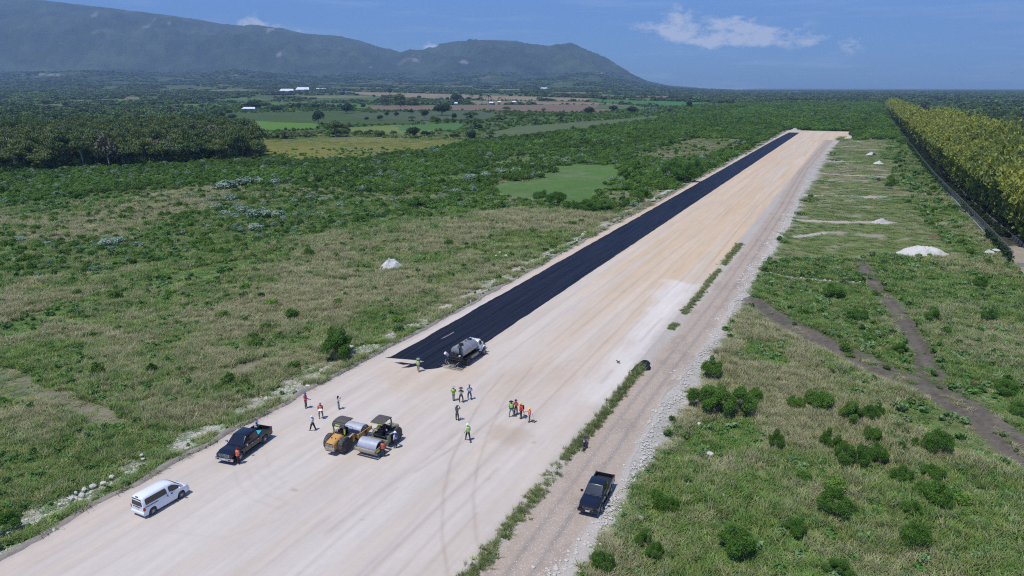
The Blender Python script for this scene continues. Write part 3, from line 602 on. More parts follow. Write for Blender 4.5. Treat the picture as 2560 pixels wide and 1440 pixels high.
# bamboo: arching culms with hanging plumes
def bamboo(seed, n, m):
    g = np.random.default_rng(seed); lob = []
    for i in range(46):
        a = g.random()*6.283; h = 13+5.5*g.random(); rch = 1.0+4.2*g.random()**.8; q0 = .9*g.random()
        for j in range(5):
            t = .42+.58*j/4; z = h*(t-.22*t**3*(rch/4)); q = q0+rch*t**2.4
            lob.append((q*math.cos(a), q*math.sin(a), z, .75, .75, 1.0))
    for i in range(16):
        a = g.random()*6.283; lob.append((1.6*math.cos(a), 1.6*math.sin(a), 1+5*g.random(), 1.0, 1.0, 1.5))
    return leafcloud('bamboo_foliage', lob, int(n*1.5), .44, m, up=.2, jit=.8, seed=seed, long=2.4, droop=.9, inner=.2)
P_bam = [bamboo(90+i, 2600, M_bamboo) for i in range(4)]; P_bam2 = [bamboo(95+i, 2600, M_bamboo2) for i in range(4)]
mb = MB(); g = random.Random(4)
for i in range(22):
    a = g.random()*6.28; h = g.uniform(9, 13); q = g.uniform(.2, .9); k = g.uniform(.8, 3); mb.tube([(q*math.cos(a), q*math.sin(a), -.2), ((q+k*.15)*math.cos(a), (q+k*.15)*math.sin(a), h*.5), ((q+k)*math.cos(a), (q+k)*math.sin(a), h)], [.06,.05,.02], 5)
_o = mb.build('culms', paint('culm', (.16,.17,.06), .5)); P_culm = _o.data; bpy.data.objects.remove(_o)
def palm(seed):
    g = np.random.default_rng(seed); P = []; Q = []
    for i in range(16):
        a = g.random()*6.283; el = g.uniform(-.3, 1.2); pts = []
        for j in range(5):
            t = j/4; pts.append(np.array([math.cos(a)*(3.0*t), math.sin(a)*(3.0*t), 1.9*el*t-2.2*t*t*(1.1-.4*el)+0]))
        s = np.array([-math.sin(a), math.cos(a), 0])*.32
        for j in range(4):
            w0 = .5+.5*math.sin(math.pi*min(1, .2+j/4)); n0 = len(P); dn = np.array([0,0,-.22])
            P += [pts[j]-s*w0+dn, pts[j], pts[j+1], pts[j+1]-s*w0*.8+dn, pts[j]+s*w0+dn, pts[j+1]+s*w0*.8+dn]; Q += [(n0, n0+1, n0+2, n0+3), (n0+1, n0+4, n0+5, n0+2)]
    me = npmesh('palm_crown', P, Q, 4); me.materials.append(M_palm); return me
P_palm = [palm(1), palm(2)]
_o = MB().tube([(0,0,-.3),(.1,0,3),(.05,.05,7.2)], [.26,.2,.15], 7).build('trunk', M_pbark); P_ptr = _o.data; bpy.data.objects.remove(_o)
# grass tufts
def tuft(seed, n, h, spread, w_, lean):
    g = np.random.default_rng(seed); P = []; Q = []
    for i in range(n):
        a, b_ = g.random()*6.283, g.random()*6.283; q = spread*math.sqrt(g.random()); hh = h*(.55+.6*g.random()); ln = lean*hh*(.3+g.random()); ww = w_*(.7+.6*g.random())
        c = np.array([q*math.cos(a), q*math.sin(a), -.05]); dr = np.array([math.cos(b_), math.sin(b_), 0]); sd_ = np.array([-math.sin(b_), math.cos(b_), 0])*ww
        p1 = c+dr*ln*.35+np.array([0,0,hh*.6]); p2 = c+dr*ln+np.array([0,0,hh]); k = len(P)
        P += [c-sd_, c+sd_, p1+sd_*.8, p1-sd_*.8, p2+sd_*.15, p2-sd_*.15]; Q += [(k,k+1,k+2,k+3),(k+3,k+2,k+4,k+5)]
    me = npmesh('tuft', P, Q, 4); me.materials.append(M_inst); return me
P_tuft = [tuft(i, 26, 1.0, .42, .022, .75) for i in range(5)]+[tuft(10+i, 26, .62, .5, .045, .9) for i in range(4)]
# stones
M_stone = paint('limestone', (.52,.485,.42), .95, var=.18, scale=3)
def stone(seed, sub=1):
    bm = bmesh.new(); bmesh.ops.create_icosphere(bm, subdivisions=sub, radius=1); g = random.Random(seed); k = [g.uniform(.75, 1.2) for _ in range(3)]
    for v in bm.verts:
        f = g.uniform(.82, 1.12); v.co = Vector((v.co.x*f*k[0], v.co.y*f*k[1], v.co.z*f*k[2]*.72))
    me = bpy.data.meshes.new('stone'); bm.to_mesh(me); bm.free(); me.materials.append(M_stone); return me
P_stone = [stone(i) for i in range(6)]; P_boulder = [stone(20+i, 2) for i in range(5)]

# ------------------------------------------------------------------ scatter: for ground cover nobody could count
def scatter(name, pos, rotz, scl, idx, tint, protos, cat=None, tilt=None, label=None):
    n = len(pos); me = bpy.data.meshes.new(name); me.vertices.add(n); me.vertices.foreach_set('co', np.asarray(pos, np.float32).ravel())
    a = me.attributes.new('idx', 'INT', 'POINT'); a.data.foreach_set('value', np.asarray(idx, np.int32))
    rv = np.zeros((n, 3), np.float32); rv[:, 2] = rotz
    if tilt is not None: rv[:, 0] = tilt[:, 0]; rv[:, 1] = tilt[:, 1]
    a = me.attributes.new('rot', 'FLOAT_VECTOR', 'POINT'); a.data.foreach_set('vector', rv.ravel())
    s = np.asarray(scl, np.float32); s = np.repeat(s[:, None], 3, 1) if s.ndim == 1 else s
    a = me.attributes.new('scl', 'FLOAT_VECTOR', 'POINT'); a.data.foreach_set('vector', np.ascontiguousarray(s).ravel())
    c = np.ones((n, 4), np.float32); c[:, :3] = tint; a = me.attributes.new('tint', 'FLOAT_COLOR', 'POINT'); a.data.foreach_set('color', c.ravel())
    o = link(name, me); col = bpy.data.collections.new(name+'_kinds')
    for i, p in enumerate(protos):
        q = bpy.data.objects.new('%s_kind_%02d' % (name, i), p); col.objects.link(q)
    ng = bpy.data.node_groups.new(name, 'GeometryNodeTree'); ng.interface.new_socket('Geometry', in_out='INPUT', socket_type='NodeSocketGeometry'); ng.interface.new_socket('Geometry', in_out='OUTPUT', socket_type='NodeSocketGeometry')
    gi = ng.nodes.new('NodeGroupInput'); go = ng.nodes.new('NodeGroupOutput'); ip = ng.nodes.new('GeometryNodeInstanceOnPoints'); ci_ = ng.nodes.new('GeometryNodeCollectionInfo')
    ci_.inputs['Collection'].default_value = col; ci_.inputs['Separate Children'].default_value = True; ci_.inputs['Reset Children'].default_value = True
    def att(nm, t):
        q = ng.nodes.new('GeometryNodeInputNamedAttribute'); q.data_type = t; q.inputs['Name'].default_value = nm; return [s_ for s_ in q.outputs if s_.enabled and s_.name == 'Attribute'][0]
    ng.links.new(gi.outputs[0], ip.inputs['Points']); ng.links.new(ci_.outputs[0], ip.inputs['Instance']); ip.inputs['Pick Instance'].default_value = True
    ng.links.new(att('idx', 'INT'), ip.inputs['Instance Index']); ng.links.new(att('rot', 'FLOAT_VECTOR'), ip.inputs['Rotation']); ng.links.new(att('scl', 'FLOAT_VECTOR'), ip.inputs['Scale'])
    ng.links.new(ip.outputs[0], go.inputs[0]); md = o.modifiers.new('scatter', 'NODES'); md.node_group = ng
    return tag(o, label, cat, kind='stuff')
def sample(r0, r1, dens, a0=-47, a1=44, pw=2.0, rref=100.0):
    """random ground points; dens per m2 up to rref, thinning as (rref/r)^pw beyond"""
    rs = np.geomspace(r0, r1, 400); dn = dens*np.where(rs < rref, 1, (rref/rs)**pw); ang = math.radians(a1-a0)
    cum = np.concatenate([[0], np.cumsum((dn[1:]*rs[1:]+dn[:-1]*rs[:-1])/2*np.diff(rs))*ang]); n = int(cum[-1])
    r = np.interp(rng.random(n)*cum[-1], cum, rs); a = np.radians(a0+(a1-a0)*rng.random(n)); return r*np.sin(a), r*np.cos(a), r
def infield(x, y):
    px, py = project(x, y, groundz(x, y)); m = np.zeros(px.shape, bool)
    for lab, pts, c in FIELDS: m |= inpoly(px, py, pts)
    return m

# grass
x, y, r = sample(36, 560, 8.0, rref=85, pw=1.75)
col, ht, dd, scr, u, v = cover(x, y)
keep = (ht > .16) & (rng.random(len(x)) < np.clip(ht*1.1, .2, 1)) & (fbm(x, y, 1.9, 140, 3) > .34-.1*ht)
x, y, r, col, ht, dd = x[keep], y[keep], r[keep], col[keep], ht[keep], dd[keep]
n = len(x); k = fbm(x, y, 3.5, 141); h = ht*(.25+.7*k)*(.6+.6*rng.random(n)); wd = np.clip(r/85, 1, 5)**.8
dry = rng.random(n) < (.10+.62*dd)
gt = np.array([.14,.25,.05])*(.7+.7*rng.random((n, 1))); gt[:, 0] *= .75+.6*rng.random(n); dt = np.array([.41,.39,.205])*(.7+.65*rng.random((n, 1))); yl = np.array([.30,.32,.09])*(.8+.5*rng.random((n, 1)))
tint = np.where(dry[:, None], dt, np.where((rng.random(n) < .22)[:, None], yl, gt)); tint = tint*.72+col*1.5*.28
idx = np.where(dry, rng.integers(0, 5, n), np.where(rng.random(n) < .6, rng.integers(5, 9, n), rng.integers(0, 5, n)))
z = groundz(x, y)
scatter('tall_grass', np.stack([x, y, z], -1), rng.random(n)*6.28, np.stack([wd*(.8+.4*rng.random(n)), wd*(.8+.4*rng.random(n)), h*1.15*np.clip(r/120, 1, 1.7)], -1), idx, tint, P_tuft, 'grass', label='tall dry and green grass covering the land on both sides of the strip')
# grass strip between the graded strip and the haul road
us_ = np.concatenate([rng.uniform(-42, -27, 330), rng.uniform(-14.5, 11.5, 650), rng.uniform(35, 66, 520), rng.uniform(-25, -15, 60), rng.uniform(70, 92, 420), rng.uniform(27, 30, 90), rng.uniform(-27,-20,120)])
wv = np.where((us_ > -14.5) & (us_ < 11.5), .75*sstep(-14.5, -6, us_)+.3, .45); vs_ = 31.0+rng.normal(size=len(us_))*.22*np.where((us_ > -14.5) & (us_ < 66), 1.2, 1.7)+wv*.3
X = O0[0]+us_*U[0]+vs_*V[0]; Y = O0[1]+us_*U[1]+vs_*V[1]; n = len(X)
scatter('verge_grass', np.stack([X, Y, np.full(n, .02)], -1), rng.random(n)*6.28, np.stack([.3+.35*rng.random(n), .3+.35*rng.random(n), (.2+.55*rng.random(n)*np.where((us_ > -12) & (us_ < 11.5), 1.2, .6))], -1), rng.integers(0, 9, n),
        np.array([.20,.26,.09])*(.6+.7*rng.random((n, 1)))+np.where(rng.random((n, 1)) < .3, [[.10,.06,.03]], [[0,0,0]]), P_tuft, 'grass', label='green grass strip between the pale airstrip and the haul road')
# low weeds
x, y, r = sample(38, 420, .75, rref=110, pw=1.5); col, ht, dd, scr, u, v = cover(x, y)
grn = 1-dd; keep = (ht > .25) & (rng.random(len(x)) < .10+.6*grn*np.where((v > 45) & (u > 20) & (u < 130), 2.2, 1)) & (fbm(x, y, 7, 150) > .40)
edge = (v > -3.9) & (v < -1.9) & (u < 430) & (rng.random(len(x)) < .9); keep |= edge
x, y, r, col, u, v = x[keep], y[keep], r[keep], col[keep], u[keep], v[keep]; n = len(x); s = (.45+.9*rng.random(n)**1.5)*np.clip(r/110, 1, 3)**.6*np.where((v > -7) & (v < 0), .6, 1)
tint = np.array([.10,.21,.045])*(.65+.7*rng.random((n, 1)))*(.8+.5*fbm(x, y, 12, 151))[:, None]; pl = (rng.random(n) < .45*(v > 40)+.08)[:, None]; tint = np.where(pl, np.array([.21,.32,.12])*(.7+.6*rng.random((n, 1))), tint)
scatter('weeds', np.stack([x, y, groundz(x, y)], -1), rng.random(n)*6.28, s, rng.integers(0, 4, n), tint, P_weed, 'weeds', label='low leafy green weeds growing through the grass')
# scrub
x, y, r = sample(60, 1750, .36, rref=330, pw=1.25); col, ht, dd, scr, u, v = cover(x, y)
keep = (rng.random(len(x)) < scr/.22*np.clip(fbm(x, y, 16, 160)*2.4-.25, .2, 1.5)) & ~infield(x, y) & ~((v > -4) & (v < 46) & (u < 565)) & ~((v > 80) & (v < 126) & (u < 1300)) & (scr > .003)
x, y, r, col, scr = x[keep], y[keep], r[keep], col[keep], scr[keep]; n = len(x)
s = (.5+1.1*rng.random(n)**1.3)*np.clip(r/330, 1, 3.2)**.75*np.where(scr > .15, 1.25, .85)
tone = rng.random((n, 1)); tint = np.array([.078,.175,.024])*(1-tone)+np.array([.185,.305,.045])*tone; tint *= (.55+.9*fbm(x, y, 30, 161))[:, None]
gr_ = (rng.random(n) < .06*(scr > .05)*(r < 500)); tint[gr_] = (.28,.37,.24)
scatter('scrub_cover', np.stack([x, y, groundz(x, y)-.1], -1), rng.random(n)*6.28, np.stack([s, s*(.85+.3*rng.random(n)), s*(.7+.6*rng.random(n))], -1), rng.integers(0, 5, n), tint, P_scrub, 'scrub', label='dense green thorn scrub covering the plain')
print('scrub', n)
# far woods
x, y, r = sample(420, 7600, .020, rref=700, pw=1.18); q = np.stack([x-O0[0], y-O0[1]], -1); u = q@U; v = q@V; px, py = project(x, y, groundz(x, y))
zone = inpoly(px, py, [(-4000,150),(-4000,520),(0,350),(560,330),(600,300),(560,284),(1080,262),(1400,268),(1750,262),(2195,256),(2225,262),(2245,300),(2600,430),(6000,600),(6000,150)])
dn = fbm(x, y, 130, 170); keep = zone & ~infield(x, y) & ~((v > 70) & (v < 126) & (u < 1400)) & (dn > np.where(r > 1300, .455, np.where(v > 100, .40, .49)))
keep &= ~inpoly(px, py, [(560,250),(600,350),(1200,350),(1700,290),(1720,258),(1400,242),(820,226),(640,240)]) | ((rng.random(len(x)) < .7) & (fbm(x, y, 60, 175) > .51))
keep &= groundz(x, y) < 150
keep &= ~(inpoly(px, py, [(-300,440),(655,400),(600,320),(-300,322)]))
x, y, r = x[keep], y[keep], r[keep]; n = len(x); s = (3.0+3.2*rng.random(n))*np.clip(r/900, 1, 4)**.55
tint = np.array([.130,.205,.062])*(.45+.75*rng.random((n, 1)))*(.7+.6*fbm(x, y, 200, 171))[:, None]; br = (rng.random(n) < .06)[:, None]; tint = np.where(br, np.array([.075,.070,.035]), tint)
scatter('far_woodland', np.stack([x, y, groundz(x, y)-.3], -1), rng.random(n)*6.28, np.stack([s, s, s*(.7+.4*rng.random(n))/np.clip(r/900, 1, 4)**.55], -1), rng.integers(0, 5, n), tint, P_blob, 'woodland', label='dark woods and tree belts fading into the far plain')
print('woods', n)
# loose stones
us_ = rng.uniform(-80, 200, 52000); vs_ = rng.choice([0, 1, 1], len(us_)); vv = np.where(vs_ == 0, -4.4+rng.normal(size=len(us_))*.75, 37.0+(vnoise(us_, 3, 3.5, 190)-.4)*2.2+rng.normal(size=len(us_))*.55)
X = O0[0]+us_*U[0]+vv*V[0]; Y = O0[1]+us_*U[1]+vv*V[1]; n1 = (fbm(us_, vv, 6, 31)-.5)
gr = sstep(.46, .60, fbm(us_, vv, 2.2, 33, 3)+.19*np.exp(-((vv+4.4)/.75)**2)); vg = sstep(40, 38, vv+n1*3)*sstep(.25, .5, fbm(us_, vv, 2.5, 35, 3)+.25*sstep(39, 37, vv))
keep = np.where(vs_ == 0, (rng.random(len(us_)) < gr*.9) & (vv < -1.6), (rng.random(len(us_)) < vg*.33)) & (rng.random(len(us_)) < np.clip(90/(us_+110), .25, 1))
X, Y, vv, us_ = X[keep], Y[keep], vv[keep], us_[keep]
for pts, w_ in BEW+[(DARKT, .7), ([at(*p) for p in [(1935,752),(1985,775),(2040,800),(2062,812)]], .5), ([at(*p) for p in [(2200,662),(2260,675),(2330,692)]], .7)]:
    for (ax, ay), (bx_, by_) in zip(pts[:-1], pts[1:]):
        m_ = int(math.hypot(bx_-ax, by_-ay)*7); t = rng.random(m_); X = np.append(X, ax+(bx_-ax)*t+rng.normal(size=m_)*w_*.6); Y = np.append(Y, ay+(by_-ay)*t+rng.normal(size=m_)*w_*.6)
n = len(X); z = np.maximum(groundz(X, Y), np.where((np.stack([X-O0[0], Y-O0[1]], -1)@V < 38.5) & (np.stack([X-O0[0], Y-O0[1]], -1)@V > 30), .03, -9))
s = .035+.13*rng.random(n)**5.0+.025*rng.random(n); s *= np.clip(np.hypot(X, Y)/90, 1, 1.6)
scatter('loose_stones', np.stack([X, Y, z+s*.2], -1), rng.random(n)*6.28, s, rng.integers(0, 6, n), np.ones((n, 3)), P_stone, 'stones', label='pale limestone rubble along the edges of the strip and road')
print('stones', n)

# ------------------------------------------------------------------ countable plants: each its own object
def gz1(x, y): return float(groundz(np.array([x]), np.array([y]))[0])
def solo(name, me, x, y, s, label, cat, group=None, sz=None, dz=-.05):
    o = bpy.data.objects.new(name, me); ROOT.objects.link(o); o.location = (x, y, gz1(x, y)+dz); o.rotation_euler = (0, 0, rng.random()*6.28)
    o.scale = (s, s, sz if sz else s); return tag(o, label, cat, group)
def size_m(px, py, wpx): x, y = at(px, py); dep = y*math.cos(PITCH)+CAMH*math.sin(PITCH); return wpx*dep/F
BUSHES = [ # base x, base y, width, height (photo px), label
 (848,906,98,80,'large dense green bush standing alone by the left edge of the airstrip'),(12,1345,80,70,'dark green bush cut by the left border of the photo'),
 (1836,1400,104,92,'big round bright green bush nearest the bottom edge'),(1505,1437,66,56,'green bush at the bottom edge beside the stony road verge'),
 (1745,1032,74,66,'dark bush at the left end of the big thicket'),(1792,1042,84,80,'tallest dark bush in the middle of the big thicket'),(1850,1037,84,74,'dark bush at the right end of the big thicket'),
 (1778,950,62,58,'rounded green bush just above the big thicket'),(1888,1000,44,40,'small green bush on the right shoulder of the big thicket'),
 (1643,1275,60,54,'bright green bush right of the lower parked pickup'),(1680,1278,38,44,'narrow bush touching the one right of the lower pickup'),
 (1606,1368,44,50,'slender bush above the bottom edge between stones and grass'),(1637,1398,50,54,'twin green bush below and right of the slender one'),
 (2045,1024,80,58,'broad green bush in dry grass left of the forked dirt track'),(1988,1016,46,36,'small bush left of the broad one in dry grass'),
 (2125,1054,66,54,'green bush in the upper row below the dirt track'),(2172,1047,46,44,'middle bush of the upper row below the dirt track'),(2197,1032,28,36,'little bush at the right end of the upper row'),
 (2178,1107,52,52,'bush under the upper row in dry grass'),(2076,1118,50,54,'bush at the upper left of the large central clump'),(2108,1162,64,68,'biggest bush of the large central clump'),
 (2148,1166,60,62,'second bush of the large central clump'),(2192,1157,54,60,'right hand bush of the large central clump'),(2342,1137,70,76,'round bush standing alone right of the central clump'),
 (2292,1112,28,30,'tiny bush left of the lone round bush'),(2256,1122,28,28,'tiny bush between clump and lone round bush'),(2252,1207,56,52,'left bush of the lower right thicket'),
 (2330,1202,60,50,'top bush of the lower right thicket'),(2342,1268,80,70,'largest bush of the lower right thicket'),(2297,1240,50,44,'middle bush of the lower right thicket'),
 (2357,1274,38,40,'small bush hugging the lower right thicket'),(2084,1294,80,84,'tall blue green bush standing apart in dry grass'),(1988,1334,68,42,'wide low bush left of the tall blue green one'),
 (2285,1374,82,72,'full green bush near the bottom right'),(2275,1290,54,42,'loose bush above the full green one near the bottom right'),(2090,1440,72,48,'flat green bush on the bottom border'),
 (1940,1118,40,58,'thin dark bush left of the central clump'),(2080,742,66,38,'dark green bush on the grass between the two dirt tracks'),(2140,800,54,38,'brownish bush on the grass between the two dirt tracks'),
 (2330,802,48,34,'dark bush right of the upper dirt track'),(2512,988,56,46,'dark bush near the right border above the track'),(2544,1038,44,40,'dark bush on the right border beside the track'),
 (2470,802,44,38,'mid green bush among pale weeds on the right'),(2450,716,42,34,'mid green bush below the white rubble heap'),(2228,470,32,26,'lone bush on the striped ground near the fence'),
 (2250,880,40,30,'low bush left of the steep dirt track'),(1600,507,62,40,'green bush beside the stony notch in the strip edge'),(1712,458,72,50,'bushy shrub left of the bitumen on the far stretch'),
 (1680,442,56,46,'shrub left of the largest one by the far bitumen'),(1732,436,50,40,'shrub behind the largest one by the far bitumen'),(1560,448,36,32,'shrub at the edge of the smooth green plot'),(1592,428,44,30,'shrub behind the smooth green plot corner'),
 (1355,505,46,32,'left shrub of the row below the smooth green plot'),(1392,512,50,38,'second shrub of the row below the smooth green plot'),(1430,528,44,30,'third shrub of the row below the smooth green plot'),
 (1470,530,54,34,'fourth shrub of the row below the smooth green plot'),(1508,524,44,28,'last shrub of the row below the smooth green plot'),(1250,520,40,24,'shrub left of the row below the smooth green plot'),
 (1122,612,26,20,'small dark shrub in the dry grass middle left'),(770,640,34,26,'olive shrub in the dry grass left of the white heap'),(900,560,40,26,'light green shrub at the top of the dry grass'),
 (1040,520,50,30,'light green shrub where grass meets scrub'),(560,640,40,26,'dark shrub at the lower rim of the scrub'),(2010,1200,44,30,'small bush in dry grass left of the tall blue green one'),(1870,1260,40,26,'low bush behind the biggest foreground one')]
for i, (px, py, wp, hp, lab) in enumerate(BUSHES):
    x, y = at(px, py); rw = size_m(px, py, wp)/2; hm = size_m(px, py, hp)*.92; d = math.hypot(x, y); y += rw*.75*y/d; x += rw*.75*x/d
    t = empty('bush', (x, y, gz1(x, y)-.05), rng.random()*6.28, lab, 'bush'); a_ = rng.uniform(.85, 1.2); t.scale = (rw*1.05*a_, rw*1.05/a_, max(.5, hm/1.15))
    o = link('foliage', P_bush[i % 5], None, t); o = link('stems', P_trunk[i % 3], None, t); o.scale = (.55, .55, .35)
GREYS = [(650,545,60),(610,530,40),(690,540,44),(640,572,44),(600,520,26),(545,520,34),(560,535,30),(585,545,32),(575,500,40),(530,500,26),(560,470,60),(610,462,50),(640,458,40),(690,460,36),(470,492,24),(735,505,24),(775,497,30),(810,500,26),(835,492,20),(850,512,22),
         (800,535,24),(862,535,22),(895,508,16),(700,490,20),(645,590,26),(270,612,46),(300,602,40),(345,612,30),(235,606,24),(45,602,34),(120,608,24),(200,620,20),(520,565,20),(455,580,18),
         (1180,447,42),(1215,440,30),(1252,434,36),(1290,430,30),(1335,415,26),(1370,410,24),(1410,405,24),(950,440,26),(925,452,20),(975,460,22),(1050,440,20),(1140,478,26),(985,500,20),(1010,470,18),(1755,395,20),(1848,388,16),(870,415,24),(905,418,20),(840,425,24)]
for i, (px, py, wp) in enumerate(GREYS):
    x, y = at(px, py); rw = size_m(px, py, wp)/2*1.1; solo('milkweed_shrub', P_greyb[i % 4], x, y, rw, 'grey green milkweed shrub with pale broad leaves among the green scrub', 'shrub', 'grey green milkweed shrubs in the scrub', sz=rw*.85)
def tree(px, py, hpx, wpx, kind, lab, grp=None, xy=None, hw=None, parts=True):
    x, y = xy if xy else at(px, py)
    if hw: hm, wm_ = hw
    else: hm = size_m(px, py, hpx); wm_ = size_m(px, py, wpx)
    z = gz1(x, y); i = int(rng.integers(0, 60)); cm = {'tree': P_tree, 'round': P_roundt, 'brown': P_treeb}[kind]; cm = cm[i % len(cm)]
    nm = {'tree': 'tree', 'round': 'round_tree', 'brown': 'dry_tree'}[kind]; t = empty(nm, (x, y, z-.1), rng.random()*6.28, lab, 'tree', grp)
    t.scale = (wm_/2, wm_/2, hm/1.72 if kind != 'round' else hm/1.5)
    link('crown', cm, None, t); link('trunk', (P_trunkp[i % 2] if kind == 'brown' or i % 3 == 0 else P_trunk[i % 3]), None, t); return t
TREES = [(797,311,37,36,'round','dark upright tree standing alone in the bright green strip'),(867,284,27,40,'round','broad dark tree at the edge of the plantation plot'),(1062,296,24,26,'round','smaller globe shaped tree left of the widest one'),
 (1105,289,32,58,'round','widest dark round tree in the middle distance'),(1187,321,28,58,'tree','spreading tree over the grey green pasture'),(1177,299,22,44,'tree','flat topped tree behind the spreading one'),(1177,354,31,36,'round','dark tree at the right corner of the olive field'),
 (1025,284,11,22,'round','low tree left of the globe shaped one'),(991,291,12,16,'round','small tree in the grey green plot'),(967,291,12,15,'round','smallest tree in the grey green plot'),(840,343,42,72,'tree','large spreading tree cluster at the far rim of the olive field'),
 (713,348,24,54,'tree','wide low tree at the left rim of the olive field'),(766,344,18,34,'tree','low tree between the two big ones on the field rim'),(874,333,30,15,'tree','thin open tree beside the large spreading cluster'),(1032,343,28,42,'round','dark bushy tree behind the olive field'),
 (984,342,18,26,'brown','brownish tree behind the olive field'),(946,342,18,38,'tree','low green tree behind the olive field'),(918,340,15,22,'brown','small greyish tree behind the olive field'),(1135,299,17,18,'round','cone shaped tree right of the widest one'),
 (1266,281,16,26,'tree','umbrella shaped tree on the brown land'),(1250,302,18,32,'tree','umbrella shaped tree on the pasture rim'),(1304,302,22,30,'tree','left tree of the pasture group'),(1338,312,18,36,'tree','middle tree of the pasture group'),(1400,304,26,32,'tree','right tree of the pasture group'),
 (1472,286,20,33,'round','flat dark tree right of the brown land'),(1359,284,15,14,'tree','small forked tree on the brown land'),(1142,257,22,36,'round','tree in the farm row left of the palms'),(1036,265,23,42,'tree','rounded tree left of the farm row'),(1001,268,36,40,'tree','tall tree left of the farm row'),
 (963,265,24,26,'brown','bare looking tree left of the farm row'),(974,246,18,18,'round','small dark tree behind the tall one'),(1532,280,18,28,'round','dark round tree left of the tall palms'),(1580,284,20,30,'round','dark tree between the tall palms'),(1672,280,12,26,'tree','bushy tree right of the tall palms'),
 (1722,272,22,20,'round','lone tree at the end of the green field'),(1030,330,12,20,'tree','low tree between plots'),(1330,343,12,18,'tree','small tree on the rim of the scrub belt'),(580,300,16,30,'round','dark tree by the pale bare branches'),(632,276,26,56,'round','large dark tree over the little farmhouse'),
 (1228,345,18,26,'tree','low tree at the rim of the pasture'),(692,280,16,40,'round','dark tree left of the plantation plot'),(1285,352,10,18,'tree','tiny tree on the rim of the scrub belt')]
for px, py, hp, wp, kd, lab in TREES: tree(px, py, hp, wp, kd, lab)
_d = MB(); _g = random.Random(12)
def _br(p, d, l, r, k):
    q = p+d*l; _d.tube([p, (p+q)/2+Vector((_g.uniform(-.1,.1), _g.uniform(-.1,.1), 0))*l*.3, q], [r, r*.8, r*.6], 5)
    if k:
        for _ in range(4): _br(p+d*l*_g.uniform(.55, 1), (d+Vector((_g.uniform(-.9,.9), _g.uniform(-.9,.9), _g.uniform(-.1,.5)))).normalized(), l*.62, r*.5, k-1)
_br(Vector((0,0,-.3)), Vector((0,0,1)), 5.5, .34, 4)
_o = _d.build('dead_tree', paint('bleached_wood', (.42,.39,.37), .9)); _o.location = (*at(576, 352), 0); _o.scale = (1.15,)*3; tag(_o, 'pale leafless tree at the right end of the dark wood', 'tree')
PALMS = [(1096,249,16,'tall palm rising over the long tan field'),(1205,262,26,'left palm of the farm row'),(1222,262,24,'second palm of the farm row'),(1178,258,24,'palm at the left end of the farm row'),(1249,259,15,'short palm right of the farm row'),
 (1626,284,26,'left palm of the close pair by the ploughed land'),(1640,285,24,'right palm of the close pair by the ploughed land'),(1692,282,18,'lone slender palm near the end of the brown land'),(1610,283,22,'dark palm beside the round trees'),(1632,272,30,'tallest palm by the brown land'),
 (698,262,18,'palm in front of the white sheds'),(626,262,20,'palm above the little farmhouse'),(320,254,14,'palm in the far woods on the left'),(1012,250,13,'palm left of the long tan field')]
for i, (px, py, hp, lab) in enumerate(PALMS):
    x, y = at(px, py); s = size_m(px, py, hp)/8.2*1.1; t = empty('palm_tree', (x, y, gz1(x, y)), i*1.3, lab, 'palm'); t.scale = (s, s, s)
    link('trunk', P_ptr, None, t); o = link('crown', P_palm[i % 2], None, t); o.location = (.05, .05, 7.1)
# hedgerow trees between the plots
HEDGE = [([(600,352),(690,347),(880,336),(1060,340),(1170,344)],11),([(900,300),(1080,304),(1180,312)],14),([(640,268),(760,270),(940,272)],11),([(640,247),(800,243),(960,247)],9),([(870,246),(960,246)],8),([(1500,308),(1400,300),(1290,300),(1200,320)],12),
         ([(1490,262),(1560,266),(1690,274)],10),([(1240,244),(1480,250)],10),([(620,240),(700,236),(830,232),(1000,234)],8),([(1180,312),(1290,322),(1200,345)],9),([(1500,244),(1620,246),(1760,250)],10),([(560,276),(640,283),(700,282)],12),([(1450,284),(1560,281),(1700,280)],9)]
cnt = 0
for hi, (pts, hp) in enumerate(HEDGE):
    for (ax, ay), (bx_, by_) in zip(pts[:-1], pts[1:]):
        a, b_ = at(ax, ay), at(bx_, by_); d = math.hypot(b_[0]-a[0], b_[1]-a[1]); stepm = size_m(ax, ay, hp)*1.35; k = max(1, int(d/stepm))
        for j in range(k):
            if cnt >= 70 or rng.random() < .28: continue
            t = (j+rng.random())/k; X_, Y_ = a[0]*(1-t)+b_[0]*t+rng.normal()*2.5, a[1]*(1-t)+b_[1]*t+rng.normal()*2.5; h_ = size_m(ax, ay, hp)*(.6+.7*rng.random())
            tree(0, 0, 0, 0, 'tree' if rng.random() < .6 else 'round', 'bushy tree in the hedgerows that divide the distant plots', 'hedgerow trees between the distant plots', (X_, Y_), (h_, h_*(1.1+.6*rng.random()))); cnt += 1
